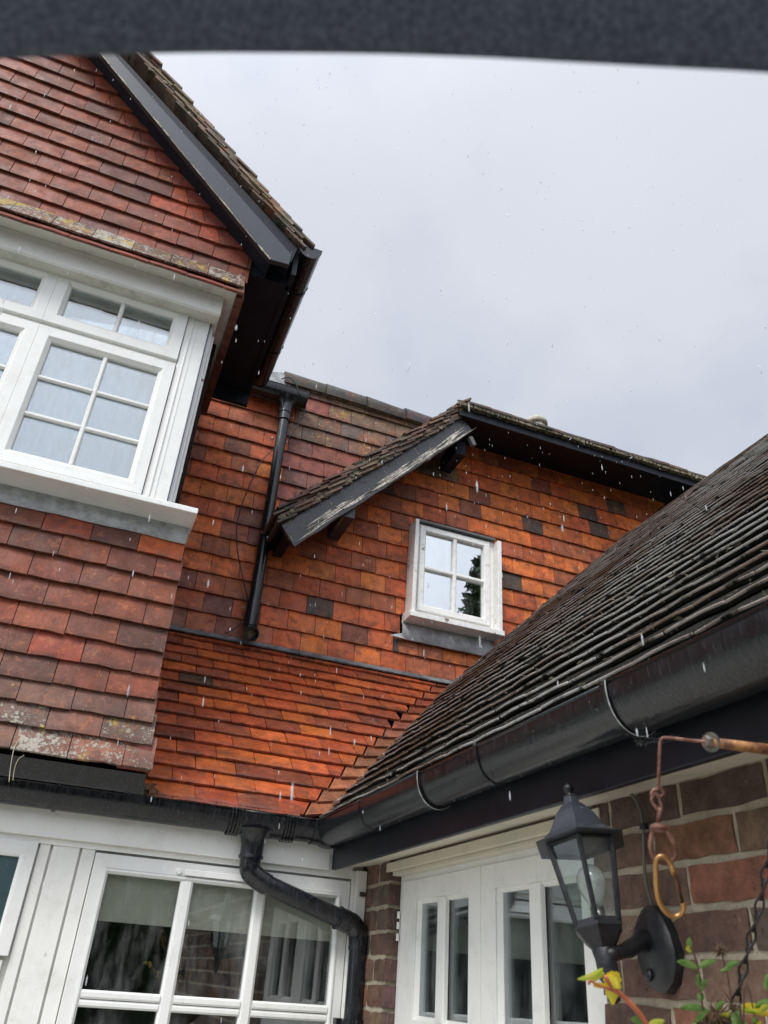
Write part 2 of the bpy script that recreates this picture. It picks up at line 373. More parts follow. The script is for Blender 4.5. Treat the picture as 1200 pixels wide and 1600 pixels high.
def clip(P, a, b, c):
    out = []
    for i in range(len(P)):
        p, q = P[i], P[(i+1) % len(P)]; dp = a*p[0] + b*p[1] - c; dq = a*q[0] + b*q[1] - c
        if dp <= 0: out.append(p)
        if dp * dq < 0:
            t = dp / (dp - dq); out.append((p[0] + (q[0]-p[0])*t, p[1] + (q[1]-p[1])*t))
    return out
def area(P): return abs(sum(P[i][0]*P[(i+1) % len(P)][1] - P[(i+1) % len(P)][0]*P[i][1] for i in range(len(P)))) / 2
def visible_px(p):
    v = Vector(p) - CAM; z = v.dot(fwd)
    if z <= .05: return None
    return 600 + FPX * v.dot(right) / z, 800 + FPX * v.dot(down) / z, z
class Laying:
    def __init__(s, parent, O, U, V, gauge, wd, mat, mat_s, colfn, L=None, th=.013, T=.019, camber=.0015, jit=.0015, gap=.003, limit=290, name='tile', seed=1, rot=.006, arris=False):
        s.p = parent; s.O = Vector(O); s.U = Vector(U).normalized(); s.V = Vector(V).normalized(); s.N = s.U.cross(s.V)
        s.g = gauge; s.w = wd; s.L = L or gauge * 1.25; s.th = th; s.T = T; s.mat = mat; s.mat_s = mat_s; s.col = colfn; s.gap = gap; s.limit = limit; s.name = name
        s.rs = random.Random(seed); s.items = []; s.rot = rot
        s.var = []
        for k in range(9):
            v, f, tl = tile_geo(wd - gap, s.L, th, T, camber * s.rs.uniform(-.3, 1.6), jit, s.rs, arris)
            me = bpy.data.meshes.new('tile_shape'); me.from_pydata(v, [], f); me.update(); me.materials.append(mat); tail_attr(me, tl); s.var.append((me, v, f, tl))
    def add(s, u0, v0, planes=(), holes=(), w=None, poly=None, c=None):
        w_ = w or s.w; u1 = u0 + w_ - s.gap
        P0 = poly or [(u0, v0), (u1, v0), (u1, v0 + s.L), (u0, v0 + s.L)]
        P = P0
        for a in planes:
            P = clip(P, *a)
            if len(P) < 3: return
        pcs = [P]
        for hx0, hx1, hy0, hy1 in holes:
            nw = []
            for q in pcs:
                ins = clip(clip(clip(clip(q, -1, 0, -hx0), 1, 0, hx1), 0, -1, -hy0), 0, 1, hy1)
                if len(ins) < 3 or area(ins) < 1e-6: nw.append(q); continue
                for k in (clip(q, 1, 0, hx0), clip(q, -1, 0, -hx1), clip(clip(clip(q, -1, 0, -hx0), 1, 0, hx1), 0, 1, hy0), clip(clip(clip(q, -1, 0, -hx0), 1, 0, hx1), 0, -1, -hy1)):
                    if len(k) >= 3: nw.append(k)
            pcs = nw
        for P in pcs:
            ar = area(P)
            if ar < .0006: continue
            full = poly is None and abs(ar - (u1-u0)*s.L) < 1e-7 and w is None
            uc = sum(p[0] for p in P) / len(P); vc = min(p[1] for p in P) + s.g * .5
            W = s.O + s.U*uc + s.V*vc; q = visible_px(W)
            pr = 1e9
            if q:
                on = -40 < q[0] < 1240 and -40 < q[1] < 1640; pr = q[2] * (1 if on else 100) / max(.25, math.sqrt(ar / (s.w*s.L)))
            s.items.append((pr, full, u0, v0, P, c or s.col(uc, vc, W, s.rs)))
    def emit(s):
        s.items.sort(key=lambda i: i[0]); st = MB(); stl = []
        B = Matrix((s.U, s.V, s.N)).transposed().to_4x4()
        for i, (pr, full, u0, v0, P, c) in enumerate(s.items):
            dn = s.rs.uniform(-.0015, .0015); ro = s.rs.gauss(0, s.rot * .6); rx = s.rs.uniform(0, .012)
            if i < s.limit and full:
                M = Matrix.Translation(s.O + s.U*u0 + s.V*(v0 + s.rs.gauss(0, .0012)) + s.N*dn) @ B @ Matrix.Rotation(ro, 4, 'Z') @ Matrix.Rotation(-rx, 4, 'X')
                o = part(s.name, s.rs.choice(s.var)[0], None, s.p, M=M); o.color = c
            elif i < s.limit:
                v, f, tl = poly_geo(P, v0, s.L, s.th, s.T); me = bpy.data.meshes.new('cut_tile'); me.from_pydata(v, [], f); me.update(); me.materials.append(s.mat); tail_attr(me, tl)
                o = part(s.name, me, None, s.p, M=Matrix.Translation(s.O + s.N*dn) @ B); o.color = c
            else:
                if full:
                    _, v, f, tl = s.rs.choice(s.var); a = s.rs.gauss(0, s.rot*.6)
                    v = [(u0 + x - y*a, v0 + y + x*a, z + dn + (rx*(s.L - y) * .8)) for x, y, z in v]
                else: v, f, tl = poly_geo(P, v0, s.L, s.th, s.T)
                st.add([s.O + s.U*x + s.V*y + s.N*z for x, y, z in v], f, c); stl += tl
        if st.v:
            me = st.mesh('tiles', s.mat_s); tail_attr(me, stl)
            o = part('distant_tiles', me, None, s.p); o['kind'] = 'stuff'
def jit_col(c, rs, a=.12):
    k = 1 + rs.uniform(-a, a); return tuple(min(1, v * k * (1 + rs.uniform(-a*.4, a*.4))) for v in c[:3])
def pick(rs, tbl):
    r = rs.random() * sum(t[0] for t in tbl)
    for wgt, c in tbl:
        r -= wgt
        if r <= 0: return c
    return tbl[-1][1]

# ================================================================ SETTING: ground
g = part('ground', MB().box(-60, 60, -60, 60, -.2, 0), simple('garden_lawn', (.05, .08, .03), .9, .2, .3, 2)); tag(g, kind='structure')
g = part('patio', MB().box(-3.5, 6, -3, 3.3, 0, .03), simple('wet_stone_paving', (.44, .42, .38), .4, .4, .2, 3, .002)); tag(g, kind='structure')

# ================================================================ REAR WING (tile hung wall with small window)
YA = 4.20
rear = thing('tiled_house_wing', 'orange tile-hung house wing with the small four-pane window and broken sloping bargeboard', 'house', (2, YA, 0))
wallA = part('wall', MB().box(-1.7, 5.2, YA + .03, YA + .28, 0, 4.98).box(-1.7, 1.9, YA + .032, YA + .26, 4.98, 5.13).box(1.9, 5.2, YA + .031, YA + .2, 4.98, 5.06), simple('dark_batten_backing', (.03, .02, .018), .9, .1), rear)
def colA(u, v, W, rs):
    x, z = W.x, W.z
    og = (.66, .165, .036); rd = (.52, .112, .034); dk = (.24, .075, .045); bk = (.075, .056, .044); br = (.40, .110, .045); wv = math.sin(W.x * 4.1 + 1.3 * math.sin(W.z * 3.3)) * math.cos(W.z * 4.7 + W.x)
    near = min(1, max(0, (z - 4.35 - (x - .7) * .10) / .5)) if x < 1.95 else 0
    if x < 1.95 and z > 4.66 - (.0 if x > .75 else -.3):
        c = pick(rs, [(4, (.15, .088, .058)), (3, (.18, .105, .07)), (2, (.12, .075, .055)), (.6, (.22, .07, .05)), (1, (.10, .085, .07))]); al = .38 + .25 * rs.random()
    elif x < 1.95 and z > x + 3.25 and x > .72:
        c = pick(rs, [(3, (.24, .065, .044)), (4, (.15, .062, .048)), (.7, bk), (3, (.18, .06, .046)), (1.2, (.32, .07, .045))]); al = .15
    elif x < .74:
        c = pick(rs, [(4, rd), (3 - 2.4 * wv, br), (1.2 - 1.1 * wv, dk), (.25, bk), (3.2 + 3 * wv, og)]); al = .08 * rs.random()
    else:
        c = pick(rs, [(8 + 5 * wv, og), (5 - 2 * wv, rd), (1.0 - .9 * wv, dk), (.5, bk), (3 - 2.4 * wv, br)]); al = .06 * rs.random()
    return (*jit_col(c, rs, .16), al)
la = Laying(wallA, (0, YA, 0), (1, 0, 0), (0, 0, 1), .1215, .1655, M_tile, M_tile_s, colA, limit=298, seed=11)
hole = (1.645, 2.285, 3.56, 4.232); apron = (1.62, 2.27, 3.43, 3.58)
k = 0; v0 = 3.205
while v0 < 5.12:
    off = -(.083 if k % 2 else 0) - .01 * math.sin(k * 2.3)
    s = v0 - 3.20
    split = s if v0 > 3.98 else None
    hi = 5.13 if True else 0
    u = .02 + off
    def put(u_, planes, top, w=None):
        pl = list(planes) + [(0, 1, top), (1, -1, -1.215 + .0)]
        pl = [q for q in pl]
        la.add(u_, v0, pl, [hole, apron])
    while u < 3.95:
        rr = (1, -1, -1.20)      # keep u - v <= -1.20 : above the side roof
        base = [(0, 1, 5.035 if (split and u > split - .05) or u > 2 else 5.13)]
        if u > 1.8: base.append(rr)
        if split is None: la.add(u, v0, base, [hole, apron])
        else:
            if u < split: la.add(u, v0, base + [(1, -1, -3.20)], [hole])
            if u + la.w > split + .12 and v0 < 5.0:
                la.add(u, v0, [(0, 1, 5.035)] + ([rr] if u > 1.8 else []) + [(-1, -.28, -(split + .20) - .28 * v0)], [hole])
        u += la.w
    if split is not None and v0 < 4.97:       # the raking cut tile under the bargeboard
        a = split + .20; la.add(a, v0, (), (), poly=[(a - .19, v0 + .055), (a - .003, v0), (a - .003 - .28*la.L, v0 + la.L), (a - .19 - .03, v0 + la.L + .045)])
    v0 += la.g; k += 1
la.emit()
# ridge tiles
rs = random.Random(5); xx = .66; i = 0
M_ridge = tile_mat('grey_ridge_tile', rough=(.4, .6), yellow=.35, grey=(.24, .23, .20))
while xx < 1.95:
    b = MB(); n = 12; r0 = .108 + rs.uniform(-.003, .003); dz = rs.uniform(-.006, .004); x1 = xx + .315; tl = rs.uniform(-.006, .010)
    A, B, A2, B2 = [], [], [], []
    for j in range(n + 1):
        a = math.pi * (-.08 + 1.16 * j / n); 
        for lst, x, r, z in ((A, xx, r0 + .010, 5.095 + dz), (B, x1 - .022, r0, 5.095 + dz + tl), (A2, xx, r0 - .006, 5.095 + dz), (B2, x1, r0 - .016, 5.095 + dz + tl)):
            lst.append((x, YA + .06 + math.cos(a) * r, z + math.sin(a) * r))
    m = n + 1; V = A + B + A2 + B2; F = []
    for j in range(n):
        F += [(j, j+1, m+j+1, m+j), (3*m+j, 3*m+j+1, 2*m+j+1, 2*m+j), (j, 2*m+j, 2*m+j+1, j+1), (m+j, m+j+1, 3*m+j+1, 3*m+j)]
    F += [(0, m, 3*m, 2*m), (n, 2*m+n, 3*m+n, m+n)]
    b.add(V, F); o = part('ridge_tile', b, M_ridge, rear, smooth=True, auto=50); o.color = (*jit_col((.050, .048, .045), rs, .25), .3)
    xx += .302; i += 1
part('ridge_mortar', MB().box(.67, 1.9, YA - .035, YA + .15, 5.075, 5.12), M_mossm, rear)
# raised bargeboard on the left verge
YV = 3.85
def ln(px, py, Y): p = pt(px, py, Y=Y); return p.x, p.z
bl = ln(460, 853, YV); br_ = ln(738, 674, YV); tr_ = ln(722, 652, YV); tl_ = ln(440, 820, YV)
def strip(P, y0, y1, jit=0, seed=3, n=26):
    """a board between two long edges, subdivided with worn edges. P = lower start, lower end, upper end, upper start in x,z"""
    r = random.Random(seed); b = MB(); lo = []; up = []
    for i in range(n + 1):
        t = i / n; lo.append((P[0][0] + (P[1][0]-P[0][0])*t, P[0][1] + (P[1][1]-P[0][1])*t + r.uniform(-jit, jit))); up.append((P[3][0] + (P[2][0]-P[3][0])*t, P[3][1] + (P[2][1]-P[3][1])*t + r.uniform(-jit, jit)*.6))
    V = []
    for y in (y0, y1):
        for q in lo: V.append((q[0], y, q[1]))
        for q in up: V.append((q[0], y, q[1]))
    m = n + 1; F = []
    for i in range(n):
        F += [(i, i+1, m+i+1, m+i), (2*m+i+1, 2*m+i, 3*m+i, 3*m+i+1), (i+1, i, 2*m+i, 2*m+i+1), (m+i, m+i+1, 3*m+i+1, 3*m+i)]
    F += [(0, m, 3*m, 2*m), (n, 2*m+n, 3*m+n, m+n)]
    b.add(V, F); return b
brg = part('bargeboard', strip([bl, br_, tr_, tl_], YV, YV + .03, .007), M_ck, rear, label='cracked black bargeboard with bare grey wood showing')
d = Vector((br_[0]-bl[0], 0, br_[1]-bl[1])).normalized(); nn = Vector((-d.z, 0, d.x))
rs = random.Random(9); fl = MB()
M_bare = simple('bare_weathered_wood', (.50, .47, .42), .8, .2, .5, 60, .002)
for i in range(75):   # split lips of paint and bare grain standing off the board
    t0 = rs.uniform(.0, .85); ln_ = rs.uniform(.10, .30); h = rs.uniform(.012, .065) * (1 - .35 * t0)
    p = Vector((bl[0], YV, bl[1])) + d * (t0 * 1.7) + nn * h; q = p + d * ln_ + nn * rs.uniform(-.01, .015); w_ = rs.uniform(.003, .0085)
    mid = (p + q) / 2
    fl.prism([p, mid - nn*w_, q, mid + nn*w_], [v + Vector((0, -rs.uniform(.003, .007), 0)) for v in (p, mid - nn*w_*.6, q, mid + nn*w_*.6)])
part('wood_splinter', fl, M_bare, brg)['kind'] = 'stuff'
# flared foot where the end grain has opened, purlin ends and soffit under the verge
part('rafter_end', MB().box(tl_[0]+.03, tl_[0]+.09, YV+.06, YA-.03, bl[1]+.07, tl_[1]+.05), M_soffit, rear, bevel=.004)
p0 = pt(560, 800, Y=YV+.04)
part('purlin_end', MB().box(p0.x-.10, p0.x-.02, YV + .035, YA, p0.z-.06, p0.z + .05), M_ck, rear, bevel=.006)
p1 = pt(725, 697, Y=YV+.05)
part('purlin_end', MB().box(p1.x-.04, p1.x+.04, YV + .10, YA, p1.z-.04, p1.z + .08), M_soffit, rear, bevel=.006)
p2 = pt(735, 690, Y=YV)
part('board_offcut', MB().prism([(p2.x-.015, YV-.012, p2.z+.03), (p2.x+.015, YV-.012, p2.z-.03), (p2.x+.04, YV-.012, p2.z-.02), (p2.x+.01, YV-.012, p2.z+.04)], [(p2.x-.015, YV+.02, p2.z+.03), (p2.x+.015, YV+.02, p2.z-.03), (p2.x+.04, YV+.02, p2.z-.02), (p2.x+.01, YV+.02, p2.z+.04)]), simple('grey_board', (.10, .10, .10), .6), rear)
so_l = MB().prism([(tl_[0], YV+.03, tl_[1]-.02), (tr_[0], YV+.03, tr_[1]-.02), (tr_[0], YV+.03, tr_[1]), (tl_[0], YV+.03, tl_[1])], [(tl_[0], YA+.03, tl_[1]-.02), (tr_[0], YA+.03, tr_[1]-.02), (tr_[0], YA+.03, tr_[1]), (tl_[0], YA+.03, tl_[1])])
part('verge_soffit', so_l, M_soffit, rear)
# verge tiles over the bargeboard
M_verge = tile_mat('weathered_verge_tile', rough=(.5, .75), yellow=.3, grey=(.26, .23, .17))
def verge(parent, a, b, y0, y1, g=.088, seed=1, lay=2, up=1, cols=((.10, .085, .065), (.16, .125, .09), (.07, .062, .055))):
    r = random.Random(seed); A = Vector((a[0], 0, a[1])); B = Vector((b[0], 0, b[1])); dd = (B - A); Lg = dd.length; dd.normalize(); nz = Vector((-dd.z, 0, dd.x)); nz = nz if nz.z > 0 else -nz
    # dd points up the slope
    t = -.02
    while t < Lg + .02:
        for l in range(lay):
            th = .013; j = r.uniform(-.012, .012) if l else r.uniform(-.006, .006)
            base = A + dd * (t + (g/2 if l % 2 else 0) + r.uniform(-.008, .008)) + nz * (.006 + l * .024 + r.uniform(-.003, .004))
            e = base + dd * (g * 1.5) - nz * .016
            y = y0 + j - l * .006
            q = [base, e, e + nz*th, base + nz*th]
            o = part('verge_tile', MB().prism([(v.x, y, v.z) for v in q], [(v.x, y1, v.z) for v in q]), M_verge, parent); o.color = (*jit_col(r.choice(cols), r, .2), .45)
        t += g
    bd = MB(); n = int(Lg / .03); 
    for i in range(n):
        p = A + dd * (i * .03 + r.uniform(-.01, .01)) + nz * r.uniform(.004, .034); s_ = r.uniform(.008, .018)
        bd.box(p.x - s_, p.x + s_, y0 + r.uniform(-.004, .012), y0 + .09, p.z - s_*.8, p.z + s_*.8)
    part('bedding_mortar', bd, M_mossm, parent)['kind'] = 'stuff'
verge(rear, (tl_[0]-.005, tl_[1]+.005), (tr_[0]-.02, tr_[1]-.02), YV - .03, YA - .01, seed=4, lay=4)
# long eave on the right: black fascia, soffit, tile ends above
YE = 3.80
ex0 = pt(722, 640, Y=YE).x; ez = pt(900, 688, Y=YE).z
print('eave', ex0, ez)
part('soffit', MB().prism([(ex0, YE+.03, ez-.075), (5.0, YE+.03, ez-.075), (5.0, YA+.02, 5.03), (ex0, YA+.02, 5.03)], [(ex0, YE+.03, ez-.06), (5.0, YE+.03, ez-.06), (5.0, YA+.02, 5.05), (ex0, YA+.02, 5.05)]), M_soffit, rear)
part('fascia', MB().box(ex0, 5.0, YE + .005, YE + .03, ez - .085, ez - .008), M_black, rear, bevel=.003)
part('fascia_end', MB().box(ex0 - .02, ex0, YE + .005, YA + .02, ez - .085, ez + .01), M_black, rear)
rs = random.Random(8); x = ex0 - .05; n = 0
for l in range(3):
    x = ex0 + .04 + .09 * l
    while x < 4.6:
        j = rs.uniform(-.006, .006); y = YE - .035 + l * .085; z = ez + .0 + l * .075 + rs.uniform(-.003, .003); w_ = .165
        q = [(x, y + j, z), (x + w_ - .004, y + j + rs.uniform(-.004, .004), z + rs.uniform(-.003, .003))]
        a = [(q[0][0], q[0][1], q[0][2]), (q[1][0], q[1][1], q[1][2]), (q[1][0], y + .2, z + .165), (q[0][0], y + .2, z + .165)]
        o = part('eave_tile', MB().prism(a, [(v[0], v[1], v[2] + .016) for v in a]), M_verge, rear); o.color = (*jit_col(rs.choice([(.10, .085, .07), (.15, .12, .09), (.07, .065, .06)]), rs, .2), .4)
        x += w_
bd = MB(); x = ex0
while x < 4.6:
    s_ = rs.uniform(.006, .014); bd.box(x - s_*1.6, x + s_*1.6, YE - .030, YE + .04, ez - .012 - s_, ez + .002); x += rs.uniform(.02, .05)
part('moss_clumps', bd, M_mossm, rear)['kind'] = 'stuff'
# peak lump of mortar where verge and eave meet, and the pale stone cap behind
def blob(c, r, mat, name, parent, seed=1, sc=(1, 1, 1), amp=.25):
    rr = random.Random(seed); b = MB(); n, m = 14, 9; V = []; F = []
    for j in range(m + 1):
        for i in range(n):
            a = 2*math.pi*i/n; p = math.pi*j/m; k = 1 + rr.uniform(-amp, amp) * (0 < j < m)
            V.append((c[0] + r*sc[0]*k*math.sin(p)*math.cos(a), c[1] + r*sc[1]*k*math.sin(p)*math.sin(a), c[2] + r*sc[2]*k*math.cos(p)))
    for j in range(m):
        for i in range(n): F.append((j*n+i, (j+1)*n+i, (j+1)*n+(i+1) % n, j*n+(i+1) % n))
    b.add(V, F); return part(name, b, mat, parent, smooth=True)
pk = pt(727, 633, Y=YE + .05)
blob((pk.x, pk.y + .08, pk.z - .035), .085, M_mossm, 'mortar_lump', rear, 3, (1.1, 1.3, .75), .12)
pc = pt(838, 656, Y=YE + .35)
c_ = thing('stone_cap', 'small pale rounded cap just showing over the long tiled eave', 'roof cap', (pc.x, pc.y, pc.z - .3))
part('cap', MB().lathe((pc.x, pc.y, pc.z - .06), (0, 0, 1), [(0, .085), (.03, .085), (.055, .07), (.07, .04), (.075, .005)], 20), simple('pale_stone', (.42, .40, .33), .8, .2, .2, 30, .003), c_, smooth=True)
part('neck', MB().lathe((pc.x, pc.y, pc.z - .3), (0, 0, 1), [(0, .07), (.24, .07)], 16), simple('pale_stone_neck', (.35, .33, .28), .8, .2, .2, 30, .003), c_, smooth=True)
# roof slope behind the eave, ridge and the wall top
part('roof_slope', MB().prism([(ex0, YE + .2, ez + .15), (5.1, YE + .2, ez + .15), (5.1, YE + 1.8, ez + 1.2), (ex0 + .2, YE + 1.8, ez + 1.2)], [(ex0, YE + .2, ez + .13), (5.1, YE + .2, ez + .13), (5.1, YE + 1.8, ez + 1.18), (ex0 + .2, YE + 1.8, ez + 1.18)]), M_mossm, rear) if False else None
part('roof_slope', MB().prism([(-1, YA + .1, 5.1), (1.95, YA + .1, 5.1), (1.95, YA + 2.5, 3.9), (-1, YA + 2.5, 3.9)], [(-1, YA + .1, 5.06), (1.95, YA + .1, 5.06), (1.95, YA + 2.5, 3.86), (-1, YA + 2.5, 3.86)]), M_mossm, rear)
part('lead_flashing', MB().prism([(.50, YA - .03, 4.985), (.72, YA - .03, 5.02), (.70, YA - .03, 5.11), (.64, YA-.03, 5.16), (.50, YA - .03, 5.12)], [(.50, YA + .03, 4.985), (.72, YA + .03, 5.02), (.70, YA + .03, 5.11), (.64, YA+.03, 5.16), (.50, YA + .03, 5.12)]), M_lead, rear, bevel=.004)

# small four pane window
def ring(b, x0, x1, z0, z1, w, y0, y1, ch=.0, cy=.0):
    """rectangular frame in an XZ wall facing -Y, inner edge chamfered by ch, set back cy"""
    O = [(x0, z0), (x1, z0), (x1, z1), (x0, z1)]
    def q(i, d): 
        return [(x0 + d, z0 + d), (x1 - d, z0 + d), (x1 - d, z1 - d), (x0 + d, z1 - d)][i]
    V = []
    for i in range(4):
        V += [(q(i, 0)[0], y0, q(i, 0)[1]), (q(i, w - ch)[0], y0, q(i, w - ch)[1]), (q(i, w)[0], y0 + cy, q(i, w)[1]), (q(i, w)[0], y1, q(i, w)[1]), (q(i, 0)[0], y1, q(i, 0)[1])]
    F = []
    for i in range(4):
        j = (i + 1) % 4
        for k_ in range(5):
            F.append((i*5+k_, j*5+k_, j*5+(k_+1) % 5, i*5+(k_+1) % 5))
    b.add(V, F); return b
def bar(b, x0, x1, z0, z1, y0, y1, ch=.004):
    """glazing bar with chamfered front"""
    if x1 - x0 < z1 - z0:
        A = [(x0, y1), (x0, y0 + ch), (x0 + ch, y0), (x1 - ch, y0), (x1, y0 + ch), (x1, y1)]
        b.prism([(x, y, z0) for x, y in A], [(x, y, z1) for x, y in A])
    else:
        A = [(z0, y1), (z0, y0 + ch), (z0 + ch, y0), (z1 - ch, y0), (z1, y0 + ch), (z1, y1)]
        b.prism([(x0, y, z) for z, y in A], [(x1, y, z) for z, y in A])
    return b
sw = part('window', ring(MB(), 1.676, 2.243, 3.585, 4.222, .032, 4.135, 4.20, .004, .004), M_peelwhite, rear, bevel=.002, label='small square four-pane window with flaking white paint')
part('sash', ring(MB(), 1.702, 2.208, 3.602, 4.207, .042, 4.118, 4.16, .007, .009), M_peelwhite, sw, bevel=.0015)
part('glazing_bar', bar(MB(), 1.944, 1.970, 3.644, 4.165, 4.122, 4.15, .006), M_peelwhite, sw)
for a, b_ in ((1.744, 1.944), (1.970, 2.166)): part('glazing_bar', bar(MB(), a, b_, 3.893, 3.918, 4.123, 4.15, .006), M_peelwhite, sw)
for a, b_, c0, c1 in ((1.74, 1.946, 3.64, 3.895), (1.968, 2.17, 3.64, 3.895), (1.74, 1.946, 3.916, 4.17), (1.968, 2.17, 3.916, 4.17)): part('pane', MB().box(a, b_, 4.146, 4.150, c0, c1), M_glasso, sw)
part('casing_board', MB().box(1.650, 1.675, 4.082, 4.20, 3.555, 4.222), M_peelwhite, sw, bevel=.003)
part('casing_board', MB().box(2.244, 2.274, 4.072, 4.20, 3.555, 4.208), M_peelwhite, sw, bevel=.003)
part('window_sill', MB().prism([(1.635, 4.060, 3.524), (1.635, 4.060, 3.556), (1.635, 4.15, 3.584), (1.635, 4.2, 3.584), (1.635, 4.2, 3.524)], [(2.282, 4.060, 3.524), (2.282, 4.060, 3.556), (2.282, 4.15, 3.584), (2.282, 4.2, 3.584), (2.282, 4.2, 3.524)]), M_peelwhite, sw, bevel=.003)
part('window_head', MB().box(1.676, 2.243, 4.10, 4.2, 4.223, 4.238), simple('grey_head_lead', (.12, .12, .12), .6), sw)
part('net_curtain', MB().box(1.75, 1.945, 4.165, 4.168, 3.65, 4.16), M_voile, sw)
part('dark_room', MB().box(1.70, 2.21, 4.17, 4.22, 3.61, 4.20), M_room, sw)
b = MB(); x0, x1 = 1.630, 2.262; n = 14; V = []; F = []
for i in range(n + 1):
    x = x0 + (x1 - x0) * i / n; r_ = random.Random(i).uniform(-.004, .004)
    V += [(x, 4.19, 3.535), (x, 4.168 + r_*.5, 3.50), (x, 4.158 + r_, 3.408 + r_ * .6), (x, 4.164 + r_, 3.406 + r_*.6)]
for i in range(n):
    for k_ in range(3): F.append((i*4+k_+1, i*4+k_, i*4+4+k_, i*4+5+k_))
b.add(V, F); part('lead_apron', b, M_lead, rear, smooth=True)
part('lead_apron_wing', MB().prism([(1.545, 4.160, 3.412), (1.70, 4.157, 3.408), (1.70, 4.167, 3.47), (1.60, 4.168, 3.435)], [(1.545, 4.168, 3.412), (1.70, 4.165, 3.408), (1.70, 4.175, 3.47), (1.60, 4.176, 3.435)]), M_lead, rear)

# ================================================================ GABLED BAY (left)
bay = thing('gabled_bay', 'tall left-hand gable with dark red tiles, white plastic bay window and black sloping board', 'house', (-.5, 3, 0))
YG = 2.86
gw = part('gable_wall', MB().prism([(-2.4, YG+.03, 4.42), (.15, YG+.03, 4.42), (.15, YG+.03, 4.70), (-1.1, YG+.03, 5.95), (-2.4, YG+.03, 4.70)], [(-2.4, YG+.2, 4.42), (.15, YG+.2, 4.42), (.15, YG+.2, 4.70), (-1.1, YG+.2, 5.95), (-2.4, YG+.2, 4.70)]), simple('dark_gable_backing', (.03, .02, .018), .9, .1), bay)
def colG(u, v, W, rs):
    c = pick(rs, [(6, (.225, .055, .028)), (4, (.175, .049, .030)), (1.5, (.13, .045, .034)), (1, (.27, .06, .03))])
    return (*jit_col(c, rs, .14), .13 + .2 * rs.random() * (1 if rs.random() < .45 else 0))
lg = Laying(gw, (0, YG, 0), (1, 0, 0), (0, 0, 1), .1015, .176, M_tile, M_tile_s, colG, limit=299, seed=21)
ORS = {7: 1, 8: 1, 9: 1}
k = 0; v0 = 4.505
while v0 < 5.9:
    ue = 4.905 - v0 if v0 > 4.70 else .19              # right end of the course
    ue = min(ue, .19)
    raking = v0 > 4.66
    off = -.088 * (k % 2)
    u = -2.2 + off; a = ue - .17
    rak = (1, .30, a + .30 * v0)
    while u < ue:
        if raking: lg.add(u, v0, [rak, (-1, 1, 7.0)])
        else: lg.add(u, v0, [(1, 0, ue)])
        u += lg.w
    if raking:
        sl = .24; e = ue + .06
        lg.add(a, v0, (), (), poly=[(a + .003, v0), (e, v0 + (e - a)*sl), (e - .10, v0 + (e-a)*sl + .12), (a + .003 - .30*lg.L, v0 + lg.L)], c=(*jit_col((.24, .052, .036), lg.rs, .12), .12))
        if k in (3, 4, 5): pass
    v0 += lg.g; k += 1
# the three brighter replacement tiles near the verge
for i, it in enumerate(lg.items):
    W = it[4]; uc = sum(p[0] for p in W)/len(W); vc = min(p[1] for p in W)
    if any(abs(uc - uu - .09) < .09 and abs(vc - vv) < .045 for uu, vv in ((-.24, 4.82), (-.17, 4.72), (-.30, 4.92), (-.31, 4.82))): lg.items[i] = it[:5] + ((.40, .075, .035, .06),)
lg.emit()
# flared bottom courses of the gable: each kicks further out
for kk, (zz, yy, xr, tt) in enumerate(((4.345, 2.775, .180, (.13, .36)), (4.412, 2.800, .178, (.72, .98)), (4.47, 2.836, .176, (.1, .3)))):
    lk = Laying(gw, (0, yy, zz), (1, 0, 0), (0, .30 if kk else .55, 1), .09, .176, M_tile, M_tile_s,
                (lambda u, v, W, rs, kk=kk, tt=tt: (*jit_col((.13, .075, .055) if kk == 1 else (.22, .055, .038), rs, .16), rs.uniform(*tt))), L=.125, limit=100, seed=30 + kk)
    u = -2.2 - .088 * (kk % 2)
    while u < xr: lk.add(u, 0, [(1, 0, xr)]); u += lk.w
    lk.emit()
# side return of tiles (faces right, mostly hidden)
for kk in range(3):
    z = 4.345 + .065 * kk; b = MB()
    part('return_tile_course', MB().prism([(.188 - .012*kk, 2.79 + .02*kk, z), (.188 - .012*kk, 3.78, z), (.175 - .012*kk, 3.78, z + .11), (.175 - .012*kk, 2.79 + .02*kk, z + .11)], [(.150, 2.80 + .02*kk, z + .003), (.150, 3.78, z + .003), (.150, 3.78, z + .11), (.150, 2.80 + .02*kk, z + .11)]), simple('dark_return_tile', (.13, .05, .035), .6, .3, .4, 30, .003), bay)
# soffit of the jetty, head board round the window
part('jetty_soffit', MB().box(-2.3, .168, 2.80, 3.80, 4.385, 4.40), M_upvc_dirty, bay)
part('head_board', MB().box(-2.3, .103, 2.862, 2.885, 4.274, 4.384), M_upvc, bay, bevel=.003)
part('head_board_underside', MB().box(-2.3, .100, 2.886, 2.948, 4.277, 4.382), M_upvc_dirty, bay)
part('head_board_side', MB().box(.078, .101, 2.95, 3.8, 4.277, 4.384), M_upvc_dirty, bay)
